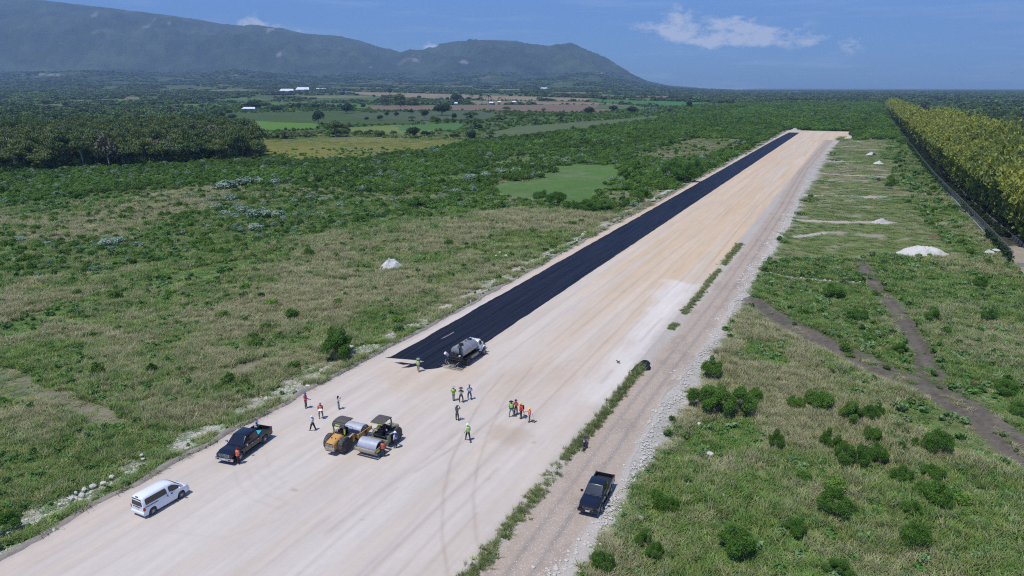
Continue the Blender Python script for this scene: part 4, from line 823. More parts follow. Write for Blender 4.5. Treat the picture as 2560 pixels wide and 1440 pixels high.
# the dark wood on the left
fpoly = [(-140,437),(0,431),(200,424),(400,412),(560,403),(652,397),(640,375),(612,350),(560,338),(300,335),(-140,338)]
pts = []; lo = at(-140, 338); 
for _ in range(60000):
    X_, Y_ = rng.uniform(-420, -90), rng.uniform(270, 560); px, py = project(X_, Y_)
    if not inpoly(np.array([px]), np.array([py]), fpoly)[0]: continue
    dist = 7.0 if Y_ < 400 else 9.5
    if all((X_-a)**2+(Y_-b_)**2 > dist**2 for a, b_ in pts): pts.append((X_, Y_))
pts.sort(key=lambda p: math.hypot(*p)); print('wood', len(pts)); rest = pts[165:]; pts = pts[:165]
ra = np.array(rest); n = len(ra); hh_ = rng.uniform(12, 16.5, n); ww_ = rng.uniform(10, 15, n)/2
scatter('deep_wood', np.stack([ra[:, 0], ra[:, 1], groundz(ra[:, 0], ra[:, 1])-.1], -1), rng.random(n)*6.28, np.stack([ww_, ww_, hh_/1.72], -1), rng.integers(0, 6, n), np.ones((n, 3)), P_tree, 'wood', label='closed tree canopy in the depth of the dark wood on the left')
for i, (X_, Y_) in enumerate(pts):
    h_ = rng.uniform(9.5, 17.5); kd = 'brown' if rng.random() < .08 else 'tree'
    tree(0, 0, 0, 0, kd, 'bare brownish tree in the dark wood on the left' if kd == 'brown' else 'tall dark green tree in the dense wood on the left', 'brownish trees in the wood on the left' if kd == 'brown' else 'green trees of the dense wood on the left', (X_, Y_), (h_, rng.uniform(10, 15)))
# dark grove beyond the bamboo
for i in range(30):
    px, py = rng.uniform(2330, 2640), rng.uniform(296, 345); X_, Y_ = at(px, py); q = np.array([X_, Y_])-O0
    if q@V < 112: continue
    h_ = rng.uniform(9, 13); tree(0, 0, 0, 0, 'tree', 'tall dark tree in the grove beyond the bamboo', 'dark grove trees beyond the bamboo', (X_, Y_), (h_, rng.uniform(9, 13)))
# bamboo
k = 0; uu = 72.0
while uu < 1120:
    b0 = float(np.interp(uu, [100,150,190,300,1200], [92,90,88,86.8,86])); rows_ = (b0, b0+7, b0+14.5) if uu < 520 else (b0,)
    for vb in rows_:
        X_, Y_ = W(uu+rng.normal()*.8, vb+rng.normal()*.7); fr = np.clip((uu-120)/260, 0, 1); m_ = P_bam if rng.random() < .25+.75*fr else P_bam2; s = rng.uniform(.92, 1.06)*(1.0, 1.15, 1.22)[rows_.index(vb)] if uu < 520 else rng.uniform(1.05, 1.2)
        near = uu < 330; lab = ('olive green bamboo clump in the near end of the bamboo row' if m_ is P_bam2 else 'yellow green bamboo clump in the long bamboo row'); grp = ('olive green bamboo clumps' if m_ is P_bam2 else 'yellow green bamboo clumps')
        if near:
            t = empty('bamboo_clump', (X_, Y_, -.4), rng.random()*6.28, lab, 'bamboo', grp); t.scale = (s, s, s); link('foliage', m_[k % 4], None, t); link('culms', P_culm, None, t)
        else:
            o = bpy.data.objects.new('bamboo_clump', m_[k % 4]); ROOT.objects.link(o); o.location = (X_, Y_, -.4); o.rotation_euler = (0, 0, rng.random()*6.28); sx = s*(1 if uu < 520 else 1.25); o.scale = (sx, sx, s); tag(o, lab, 'bamboo', grp)
        k += 1
    uu += 5.5 if uu < 300 else (7.0 if uu < 520 else 10)
print('bamboo', k)
# boulders
for i, (px, py, wp) in enumerate([(178,1247,14),(204,1240,16),(210,1224,13),(232,1216,15),(258,1209,14),(279,1193,12),(135,1327,13),(357,1148,9),(354,1138,8),(468,1122,11),(150,1262,10),(190,1232,10),(1566,1201,7),(1502,1361,8),(1546,1246,8),(1601,1296,14),(1513,1371,9),(1520,1368,8),(1748,1060,10),(1775,1136,16),(1808,1240,12),(1250,632,8),(2490,628,16),(1240,640,6),(878,868,12)]):
    x, y = at(px, py); s = size_m(px, py, wp)/2; o = solo('boulder', P_boulder[i % 5], x, y, s, 'pale limestone boulder lying at the edge of the grass', 'boulder', 'pale boulders along the strip and road', dz=s*.3); o.location.z = max(o.location.z, s*.2)
# ------------------------------------------------------------------ materials for made things
GLASS = paint('tinted_glass', (.012,.014,.016), .06, var=.05, spec=.8); BLACKP = paint('black_paint', (.006,.006,.008), .25, coat=.6, var=.1, spec=.4); NAVYP = paint('dark_blue_black_paint', (.008,.010,.018), .25, coat=.6, var=.1, spec=.4)
WHITEP = paint('white_paint', (.74,.76,.79), .3, coat=.5, var=.03); CHROME = paint('chrome', (.62,.63,.65), .22, metal=1, var=.1); RUB = paint('tyre_rubber', (.028,.027,.026), .85, var=.3, dust=(.22,.2,.17))
BLKPL = paint('black_plastic', (.022,.022,.024), .6, var=.2); REDL = paint('red_lens', (.45,.02,.02), .25); CLRL = paint('clear_lens', (.55,.57,.6), .15, metal=.4); SILV = paint('silver_rim', (.42,.43,.44), .35, metal=.7)
STEEL = paint('drum_steel', (.44,.45,.48), .42, metal=.25, var=.14, scale=2.5); TANK = paint('tank_steel', (.40,.41,.42), .34, metal=.4, var=.2, scale=1.6, dust=(.22,.19,.15)); YEL = paint('machine_yellow', (.62,.30,.035), .45, var=.12, dust=(.45,.33,.2)); TANM = paint('machine_tan', (.33,.31,.20), .55, var=.12, dust=(.36,.33,.27))
DUSTY = paint('dusty_steel', (.36,.30,.22), .8, var=.25); OLIVE = paint('olive_machine', (.21,.21,.115), .55, var=.15, dust=(.3,.28,.22)); LIME = paint('lime_marking', (.55,.70,.05), .5); GRILLE = paint('dark_grille', (.03,.03,.032), .5, metal=.4); CANOPY = paint('brown_canopy', (.085,.070,.062), .7, var=.2)
TAR = paint('tar_black', (.014,.013,.013), .5, var=.5); TEAL = paint('teal_plastic', (.01,.30,.36), .5); PLATE = paint('plate_white', (.6,.6,.6), .5); BEDL = paint('bed_liner', (.014,.015,.016), .8)

DRUB = paint('dusty_tyre', (.075,.070,.062), .9, var=.3)
def wheel(par, x, y, r, w_, rim=SILV, spokes=6, side=None, name='wheel', rimr=.62, hub=None):
    sd_ = side if side else (1 if y > 0 else -1)
    t = MB(); n = 28; t.lathe([(-w_/2, r*rimr), (-w_/2, r*.86), (-w_*.42, r*.965), (-w_*.2, r), (w_*.2, r), (w_*.42, r*.965), (w_/2, r*.86), (w_/2, r*rimr)], n=n)
    o = t.build(name, RUB, par, smooth=35); o.location = (x, y, r)
    q = MB(); q.lathe([(sd_*w_*.30, r*rimr), (sd_*w_*.47, r*rimr), (sd_*w_*.49, r*rimr*.92), (sd_*w_*.36, r*rimr*.86), (sd_*w_*.34, .02)], n=n)
    for k in range(spokes):
        a = 2*math.pi*k/spokes; c, s = math.cos(a), math.sin(a); q.tube([(0, sd_*w_*.44, 0), (c*r*rimr*.9, sd_*w_*.44, s*r*rimr*.9)], [r*.13, r*.085], 6)
    q.build('rim', rim, o, smooth=35); return o
def arch(x, wx, r, zb):
    z = zb
    for w0 in wx:
        d = abs(x-w0)
        if d < r: z = max(z, math.sqrt(r*r-d*d)+r*.93)
    return z
def sides(par, name, m, xs, hw, zb, zt, wx, wr, tum=.06, closed=True, inner=None, smooth=35):
    """body shell: stations along x; hw(x), zt(x) functions; wheel arches cut into the lower edge"""
    rings = []
    for x in xs:
        h = hw(x); b = min(arch(x, wx, wr, zb), zt(x)-.04); t = zt(x); md = max(b+.01, min(zb+.42, t-.02)); sh = t-.07 if t-.07 > md else (md+t)/2
        if inner: rg = [(h-.03,b),(h,md),(h-.015,sh),(h-tum*.6,t),(inner,t),(inner,b+.02)]; rings.append([(x, y, z) for y, z in rg])
        else:
            half = [(h-.03,b),(h,md),(h-.012,sh),(h-tum,t),(h*.55,t+.025),(0,t+.03)]
            rings.append([(x, -y, z) for y, z in half]+[(x, y, z) for y, z in half[::-1][1:]])
    if inner:
        for sg in (1, -1):
            mb = MB(); mb.loft([[(x, y*sg, z) for x, y, z in r] for r in rings]); mb.build(name, m, par, smooth=smooth)
        return
    mb = MB(); mb.loft(rings); return mb.build(name, m, par, smooth=smooth)
def facepanel(a, b, c, d, poly, off):
    """polygon in unit coords on the quad a(0,0) b(1,0) c(1,1) d(0,1), lifted outward by off"""
    a, b, c, d = map(Vector, (a, b, c, d)); P = [(a*(1-u)+b*u)*(1-v)+(d*(1-u)+c*u)*v for u, v in poly]; n = (b-a).cross(d-a).normalized(); return [p+n*.001 for p in P], n*off
def cabin(par, m, xb0, xb1, xt0, xt1, zb, zt, wb, wt, win_sides, wf=((.05,.08),(.95,.08),(.93,.93),(.07,.93)), wr=((.08,.15),(.92,.15),(.9,.85),(.1,.85)), bev=.05, name='cab'):
    """greenhouse: base x from xb0 (rear) to xb1 (front), roof xt0..xt1; half widths wb, wt"""
    B = [(xb0,-wb,zb),(xb1,-wb,zb),(xb1,wb,zb),(xb0,wb,zb)]; T = [(xt0,-wt,zt),(xt1,-wt*.97,zt-.03),(xt1,wt*.97,zt-.03),(xt0,wt,zt)]
    xm = (xt0+xt1)/2
    mb = MB(); mb.add(B+T, [(3,2,1,0),(4,5,6,7),(0,1,5,4),(1,2,6,5),(2,3,7,6),(3,0,4,7)]); o = mb.build(name, m, par, smooth=40, bevel=bev, seg=3)
    def pan(nm, q, poly, mm=GLASS):
        P, n = facepanel(*q, poly, .014); mb = MB(); mb.prism(P, n); return mb.build(nm, mm, par)
    pan('windscreen', (B[1],B[2],T[2],T[1]), wf); pan('rear_window', (B[3],B[0],T[0],T[3]), wr)
    for poly in win_sides:
        pan('side_window', (B[0],B[1],T[1],T[0]), poly); pan('side_window', (B[2],B[3],T[3],T[2]), [(1-u, v) for u, v in poly][::-1])
    return o
def boxpart(par, name, m, c, d, rot=None, bev=0, taper=1.0): return MB().box(c, d, rot, taper).build(name, m, par, bevel=bev, smooth=40 if bev else 0)
def facing(p_from, p_to): a, b = at(*p_from), at(*p_to); return math.atan2(b[1]-a[1], b[0]-a[0])

# ------------------------------------------------------------------ pickup trucks
def pickup(label, paintm, rearpx, frontpx, side, wb, Ltot, Wd, H, wr, chrome, load, bedcover=None):
    """rearpx/frontpx: ground contact of the near wheels in the photo; side +1 if those are the left wheels"""
    h = facing(rearpx, frontpx); a, b = at(*rearpx), at(*frontpx); mx, my = (a[0]+b[0])/2, (a[1]+b[1])/2
    hwid = Wd/2; nx, ny = -math.sin(h), math.cos(h); cx, cy = mx-side*nx*(hwid-.13), my-side*ny*(hwid-.13)
    t = empty('pickup_truck', (cx, cy, .034), h, label, 'pickup')
    xr, xf = -wb/2, wb/2; x0, x1 = xr-(Ltot-wb)*.55, xf+(Ltot-wb)*.45; belt = H*.60; hood = H*.585; zb = .36
    cabx0, cabx1 = xr+wb*.20, xf-wb*.19
    hwf = lambda x: hwid-.05-.10*float(sstep(x1-.55, x1, x))
    zt = lambda x: (belt if x < cabx1 else belt+(hood-belt)*min(1,(x-cabx1)/.5)-.10*float(sstep(x1-.8, x1+.1, x)))
    xs = [cabx0+(x1-cabx0)*i/46 for i in range(47)]
    sides(t, 'body', paintm, xs, hwf, zb, zt, (xf,), wr*1.22)
    xs = [x0+.04+(cabx0-.03-x0-.04)*i/30 for i in range(31)]
    sides(t, 'bed_side', paintm, xs, lambda x: hwid-.05, zb+.05, lambda x: belt+.05, (xr,), wr*1.22, inner=hwid-.17)
    boxpart(t, 'bed_floor', BEDL, ((x0+cabx0)/2, 0, .78), (cabx0-x0-.1, 2*hwid-.3, .06)); boxpart(t, 'bulkhead', paintm, (cabx0-.05, 0, (belt+.82)/2), (.06, 2*hwid-.3, belt-.72))
    tg = boxpart(t, 'tailgate', paintm, (x0+.06, 0, (belt+.04+.72)/2), (.09, 2*hwid-.14, belt+.06-.72), bev=.015); boxpart(tg, 'handle', BLKPL, (x0+.005, 0, belt-.12), (.03, .22, .07))
    for sg in (1, -1): boxpart(t, 'tail_light', REDL, (x0+.055, sg*(hwid-.125), belt-.12), (.10, .15, .42), bev=.01)
    boxpart(t, 'rear_bumper', CHROME if chrome else paintm, (x0-.03, 0, .56), (.16, 2*hwid-.1, .2), bev=.03)
    boxpart(t, 'chassis', BLKPL, (0, 0, .45), (Ltot*.9, Wd*.62, .2))
    cabin(t, paintm, cabx0+.02, cabx1+.22, cabx0+.16, cabx1-.62, belt-.02, H, hwid-.10, hwid-.27, [[(.07,.14),(.42,.14),(.43,.86),(.14,.86)],[(.46,.14),(.86,.14),(.80,.86),(.47,.86)]])
    for sg in (1, -1):
        wheel(t, xf, sg*(hwid-.17), wr, .27); wheel(t, xr, sg*(hwid-.17), wr, .27)
        mr = boxpart(t, 'side_mirror', CHROME if chrome else paintm, (cabx1-.12, sg*(hwid+.12), belt+.13), (.14, .24, .2), bev=.04)
        for xd in (cabx1-1.05, cabx1-1.95): boxpart(t, 'door_handle', CHROME, (xd, sg*(hwid-.03), belt-.17), (.2, .05, .045))
        for xd in (cabx1-.06, cabx1-.98, cabx0+.14): boxpart(t, 'door_seam', BLKPL, (xd, sg*(hwid-.052), belt-.36), (.012, .012, .6))
        boxpart(t, 'headlight', CLRL, (x1-.13, sg*(hwid-.32), hood-.27), (.2, .34, .16), bev=.03)
        boxpart(t, 'running_board', BLKPL, ((cabx0+cabx1)/2-.1, sg*(hwid-.06), .4), (cabx1-cabx0, .16, .05))
    gr = boxpart(t, 'grille', CHROME if chrome else GRILLE, (x1-.01, 0, hood-.25), (.08, 1.12*hwid, .32), bev=.02)
    for k in range(3 if chrome else 2): boxpart(gr, 'grille_slot', GRILLE if chrome else CHROME, (x1+.035, 0, hood-.33+.09*k), (.012, 1.02*hwid, .05 if chrome else .018))
    fb = boxpart(t, 'front_bumper', CHROME if chrome else paintm, (x1+.0, 0, .55), (.24, 2*hwid-.1, .26), bev=.05); boxpart(fb, 'number_plate', PLATE, (x1+.125, 0, .58), (.015, .36, .13))
    for sg in (1, -1): boxpart(fb, 'fog_light', BLKPL, (x1+.11, sg*(hwid-.38), .55), (.04, .26, .12))
    mb = MB(); 
    for sg in (-.35, .25): mb.tube([(cabx1+.24, sg, belt+.045), (cabx1+.05, sg+.5, belt+.16)], .012, 5)
    mb.build('wiper', BLKPL, t)
    return t, h
t, h = pickup('black full size pickup with chrome grille and blue load, by the left edge', BLACKP, (660,1109), (603,1150.5), 1, 3.68, 5.9, 2.06, 1.93, .41, True, True)
L0 = Matrix.Translation(t.location) @ Matrix.Rotation(h, 4, 'Z')
p = L0 @ Vector((-1.55, .38, .81)); tb = empty('storage_box', p, h+.3, 'turquoise plastic box lying in the bed of the black pickup', 'box')
boxpart(tb, 'tub', TEAL, (0,0,.17), (.75,.5,.34), bev=.03, taper=1.0); boxpart(tb, 'lid', paint('teal_lid', (.03,.42,.50), .45), (0,0,.37), (.82,.56,.06), bev=.015)
pickup('dark blue black pickup parked on the haul road near the bottom edge', NAVYP, (1526,1232), (1500,1283), 1, 3.08, 5.33, 1.86, 1.82, .385, False, False)

# ------------------------------------------------------------------ white van (seen from behind, right side near)
def van():
    rp, fp = (386,1285), (455,1245); h = facing(rp, fp); a, b = at(*rp), at(*fp); Wd = 1.70; hw = Wd/2; wb = 2.73
    nx, ny = -math.sin(h), math.cos(h); cx, cy = (a[0]+b[0])/2+nx*(hw-.1), (a[1]+b[1])/2+ny*(hw-.1)
    t = empty('van', (cx, cy, .034), h, 'white passenger van with dark windows, parked at the lower left of the strip', 'van')
    xr, xf = -wb/2-.05, wb/2-.05; x0, x1 = -2.2, 2.2; wr = .315
    zt = lambda x: 1.02 if x < 1.15 else 1.02-.14*float(sstep(1.1, 2.0, x))-.18*float(sstep(1.9, 2.22, x))
    hwf = lambda x: hw-.01-.17*float(sstep(1.45, 2.22, x))-.05*float(sstep(-1.95, -2.2, x))
    xs = [x0+(x1-x0)*i/60 for i in range(61)]; sides(t, 'body', WHITEP, xs, hwf, .24, zt, (xr, xf), wr*1.2, tum=.04)
    # upper body: rounded greenhouse lofted along the length
    prof = [(-2.19,1.0,.79,1.52),(-2.14,1.0,.80,1.74),(-2.02,1.0,.805,1.82),(-1.2,1.0,.805,1.85),(0,1.0,.80,1.85),(.55,1.0,.79,1.80),(.80,1.0,.785,1.72),(1.25,1.0,.77,1.36),(1.62,.98,.72,1.06)]
    rings = []
    for x, z0, h0, z1 in prof:
        tw = h0-.16*min(1, (z1-1.0)/.8); rings.append([(x,-h0,z0),(x,-h0+.01,z0+.12*(z1-z0)),(x,-tw,z1-.09*min(1,(z1-1)/.5)),(x,-tw+.12,z1),(x,0,z1+.02),(x,tw-.12,z1),(x,tw,z1-.09*min(1,(z1-1)/.5)),(x,h0-.01,z0+.12*(z1-z0)),(x,h0,z0)])
    MB().loft(rings).build('roof', WHITEP, t, smooth=50)
    def side_pt(x, z, sg):
        i = max(j for j in range(len(prof)-1) if prof[j][0] <= x); k = (x-prof[i][0])/(prof[i+1][0]-prof[i][0]); h0 = prof[i][2]*(1-k)+prof[i+1][2]*k; z1 = prof[i][3]*(1-k)+prof[i+1][3]*k
        tw = h0-.16*min(1, (z1-1.0)/.8); za, zb_ = 1.0+.12*(z1-1), z1-.09*min(1,(z1-1)/.5); f = min(1, max(0, (z-za)/(zb_-za))) if zb_ > za+.01 else 0
        return Vector((x, sg*((h0-.01)*(1-f)+tw*f+.012), z))
    for sg in (1, -1):
        for (pts, nm) in ([[(-1.95,1.16),(-.02,1.16),(.02,1.22),(-.02,1.60),(-.1,1.66),(-1.88,1.66),(-1.96,1.58)], 'side_window'], [[(.22,1.20),(.55,1.10),(1.42,1.08),(1.30,1.20),(.98,1.44),(.62,1.63),(.3,1.64),(.2,1.58)], 'front_window']):
            P = [side_pt(x, z, sg) for x, z in pts]; MB().prism(P, (0, sg*.012, 0)).build(nm, GLASS, t)
        for x_ in (xr, xf): wheel(t, x_, sg*(hw-.13), wr, .2, spokes=8)
        boxpart(t, 'tail_light', REDL, (-2.13, sg*(hw-.075), .86), (.18, .14, .30), bev=.03); boxpart(t, 'headlight', CLRL, (1.93, sg*(hw-.22), .80), (.32, .26, .15), bev=.04)
        boxpart(t, 'side_mirror', WHITEP, (1.12, sg*(hw+.1), 1.12), (.12, .22, .2), bev=.04)
        boxpart(t, 'door_handle', BLKPL, (.42, sg*(hw+.005), .97), (.2, .05, .06), bev=.01); boxpart(t, 'sliding_door_handle', BLKPL, (.02, sg*(hw+.005), .96), (.05, .05, .2), bev=.01)
        boxpart(t, 'door_rail', BLKPL, (-1.45, sg*(hw-.004), .99), (1.15, .03, .03))
    P = [(-2.205+.05*(z-1.05)/.6, y, z) for y, z in [(-.62,1.08),(.62,1.08),(.58,1.60),(.5,1.66),(-.5,1.66),(-.58,1.60)]]; MB().prism(P, (-.02, 0, .004)).build('rear_window', GLASS, t)
    boxpart(t, 'number_plate', PLATE, (-2.215, .05, .80), (.02, .4, .14)); boxpart(t, 'plate_recess', BLKPL, (-2.207, .05, .93), (.02, .9, .06)); boxpart(t, 'badge', CHROME, (-2.212, 0, 1.01), (.02, .13, .08), bev=.02)
    boxpart(t, 'rear_bumper', WHITEP, (-2.2, 0, .42), (.16, 1.6, .26), bev=.06); boxpart(t, 'front_bumper', WHITEP, (2.14, 0, .42), (.2, 1.4, .28), bev=.08); boxpart(t, 'brake_light', BLKPL, (-2.12, 0, 1.79), (.08, .3, .04))
    P = [(1.56,-.62,1.06),(1.56,.62,1.06),(.90,.56,1.63),(.90,-.56,1.63)]; n = Vector((.65,0,.75)).normalized(); P = [Vector(q)+n*.055 for q in P]; MB().prism(P, n*.012).build('windscreen', GLASS, t)
    boxpart(t, 'underbody', BLKPL, (0, 0, .34), (3.9, 1.35, .2)); return t
van()

# ------------------------------------------------------------------ bitumen sprayer lorry
def sprayer():
    rp, fp = (1164,917), (1208,889); h = UH-.02; a, b = at(*rp), at(*fp); nx, ny = -math.sin(h), math.cos(h); hw = 1.15
    cx, cy = (a[0]+b[0])/2+nx*(hw-.15), (a[1]+b[1])/2+ny*(hw-.15); t = empty('spray_lorry', (cx, cy, .036), h, 'white cabbed lorry with a steel bitumen tank and black spray gear at its rear', 'tank lorry'); t.scale = (.94, .97, .97)
    xr, xf = -1.75, 2.55; wr = .50
    for sg in (1, -1):
        wheel(t, xf, sg*(hw-.17), wr, .28, spokes=0 or 5, rimr=.55); wheel(t, xr, sg*(hw-.28), wr, .52, rimr=.5, rim=BLKPL)
        boxpart(t, 'chassis_rail', BLKPL, (-.2, sg*.42, .82), (6.3, .12, .2)); boxpart(t, 'mudguard', BLKPL, (xr, sg*(hw-.28), 1.1), (1.25, .56, .06), bev=.02)
        boxpart(t, 'side_locker', DUSTY, (.1, sg*(hw-.22), .83), (1.9, .35, .42), bev=.02)
        boxpart(t, 'walkway', TAR, (-.5, sg*(hw-.17), 1.18), (4.1, .3, .05))
    boxpart(t, 'fuel_tank', BLKPL, (1.45, -(hw-.3), .68), (.55, .45, .5), bev=.1); boxpart(t, 'chassis', BLKPL, (-.3, 0, .75), (6, .8, .12))
    # elliptical tank
    rings = []; n = 28
    for x, k in [(-2.75,.0),(-2.74,.78),(-2.66,.92),(-2.5,1),(.95,1),(1.11,.92),(1.19,.78),(1.20,.0)]:
        rings.append([(x, 1.08*k*math.cos(2*math.pi*i/n), 1.95+.76*k*math.sin(2*math.pi*i/n)) for i in range(n)])
    tk = MB().loft(rings, cap=False).build('tank', TANK, t, smooth=40)
    q = MB()
    for x in (-2.3, -.8, .75): q.loft([[(xx, 1.095*k*math.cos(2*math.pi*i/n), 1.95+.775*k*math.sin(2*math.pi*i/n)) for i in range(n)] for xx, k in ((x-.04,.99),(x-.03,1),(x+.03,1),(x+.04,.99))], cap=False)
    q.build('tank_strap', DUSTY, tk, smooth=40)
    MB().lathe([(2.66,.0),(2.66,.3),(2.80,.3),(2.84,.26),(2.84,0)], (.55,0,0), 16, 'z').build('manhole', TAR, tk); MB().tube([(-.6,-.1,2.6),(-.6,-.1,2.98)], .05, 8).build('vent_pipe', TAR, tk); MB().lathe([(2.6,.0),(2.6,.32),(2.9,.32),(2.95,.2),(2.95,0)], (-1.9,-.1,0), 14, 'z').build('filler_dome', TAR, tk)
    # cab and bonnet
    cb = [(1.32,1.10,.98,2.30),(1.45,1.08,1.0,2.42),(2.0,1.08,.98,2.44),(2.14,1.08,.96,2.38),(2.52,1.06,.94,1.80)]
    rings = [[(x,-w0,z0),(x,-w0,z1*.5+.5),(x,-w0+.12,z1-.06),(x,-w0+.28,z1),(x,w0-.28,z1),(x,w0-.12,z1-.06),(x,w0,z1*.5+.5),(x,w0,z0)] for x, z0, w0, z1 in cb]; MB().loft(rings).build('cab', WHITEP, t, smooth=40)
    rings = [[(x,-w0,z0),(x,-w0+.02,z1-.2),(x,-w0+.18,z1),(x,w0-.18,z1),(x,w0-.02,z1-.2),(x,w0,z0)] for x, z0, w0, z1 in [(2.45,.95,.80,1.80),(3.0,1.0,.72,1.72),(3.45,1.0,.64,1.60),(3.58,.95,.60,1.45)]]; MB().loft(rings).build('bonnet', WHITEP, t, smooth=40)
    for sg in (1, -1):
        xs = [1.86+1.44*i/16 for i in range(17)]; rings = []
        for x in xs: d = min(1, abs(x-xf)/.72); z = .55+.68*math.sqrt(max(0, 1-d*d))+.06; rings.append([(x,sg*.55,z-.05),(x,sg*1.12,z-.05),(x,sg*1.14,z-.0),(x,sg*1.05,z+.06),(x,sg*.55,z+.08)])
        MB().loft(rings).build('front_wing', WHITEP, t, smooth=40)
        boxpart(t, 'door', WHITEP, (1.72, sg*.985, 1.28), (.66, .04, 1.1), bev=.01); P = [(1.46,sg*1.0,1.70),(2.1,sg*1.0,1.70),(2.02,sg*.925,2.26),(1.5,sg*.93,2.26)]; MB().prism(P, (0, sg*.02, 0)).build('side_window', GLASS, t)
        boxpart(t, 'side_mirror', BLKPL, (2.35, sg*1.22, 1.85), (.06, .2, .36)); MB().tube([(2.3,sg*1.0,1.9),(2.35,sg*1.2,2.0)], .02, 5).build('mirror_arm', BLKPL, t)
        boxpart(t, 'headlight', CLRL, (3.56, sg*.72, 1.15), (.1, .2, .2), bev=.02)
    P = [Vector(p) for p in [(2.52,-.8,1.80),(2.52,.8,1.80),(2.16,.74,2.34),(2.16,-.74,2.34)]]; n_ = Vector((.83,0,.55)); MB().prism([p+n_*.01 for p in P], n_*.02).build('windscreen', GLASS, t)
    P = [Vector(p) for p in [(1.325,.7,1.75),(1.325,-.7,1.75),(1.325,-.66,2.15),(1.325,.66,2.15)]]; MB().prism(P, (-.02, 0, 0)).build('rear_window', GLASS, t)
    boxpart(t, 'front_bumper', WHITEP, (3.68, 0, .75), (.18, 2.1, .24), bev=.03); boxpart(t, 'grille', GRILLE, (3.6, 0, 1.2), (.06, 1.0, .4)); mb = MB()
    for y in (-.5, -.25, 0, .25, .5): mb.box((1.95, y, 2.47), (.1, .08, .06))
    mb.build('roof_lamps', BLKPL, t)
    # spray gear on the tail
    g = random.Random(3); pl = boxpart(t, 'rear_platform', TAR, (-3.35, 0, .85), (1.1, 2.0, .08)); boxpart(t, 'burner_housing', TAR, (-3.05, .35, 1.35), (.65, 1.1, .95), bev=.06); boxpart(t, 'pump_engine', TAR, (-3.15, -.55, 1.3), (.6, .7, .8), bev=.08)
    mb = MB()
    for k in range(9): y = -1.0+.25*k; mb.tube([(-2.85,y,1.0),(-3.0-g.random()*.4,y+g.uniform(-.2,.2),1.6+g.random()*.6),(-3.6,y+g.uniform(-.3,.3),1.1)], .035, 6)
    mb.tube([(-3.9,-1.0,.95),(-3.9,-1.0,1.75),(-3.9,1.0,1.75),(-3.9,1.0,.95)], .03, 6); mb.tube([(-3.9,-1,1.35),(-3.9,1,1.35)], .025, 6); mb.build('pipework', TAR, pl, smooth=40)
    mb = MB(); mb.tube([(-3.85,.9,.9),(-4.1,.3,.55),(-4.1,-.4,.6),(-3.85,-.9,1.1)], .035, 7); mb.tube([(-3.6,1.05,1.4),(-3.95,1.15,.9),(-3.9,.8,.45)], .03, 7); mb.build('hose', DUSTY, pl, smooth=40)
    MB().tube([(-3.35,1.05,1.55),(-3.8,1.2,2.0)], .2, 14).build('gas_cylinder', PLATE, pl, smooth=40); MB().tube([(-2.95,-.5,1.6),(-2.95,-.5,2.75)], .09, 8).build('stack', TAR, pl); MB().lathe([(2.7,0),(2.7,.26),(2.85,.3),(2.95,.18),(2.95,0)], (-2.95,-.5,0), 12, 'z').build('stack_cap', TAR, pl)
    sb = MB(); sb.tube([(-3.95,-1.5,.36),(-3.95,1.5,.36)], .055, 8); sb.tube([(-4.15,-1.3,.30),(-4.15,1.6,.30)], .03, 6)
    for k in range(12): y = -1.4+.255*k; sb.tube([(-3.95,y,.36),(-3.95,y,.2)], .02, 5)
    for y in (-.7,.7): sb.tube([(-3.95,y,.36),(-3.7,y,.85)], .03, 6)
    sb.build('spray_bar', DUSTY, t); boxpart(t, 'hydraulic_pump', PLATE, (-3.4, -.75, 1.75), (.25,.2,.16), bev=.02); return t
sprayer()

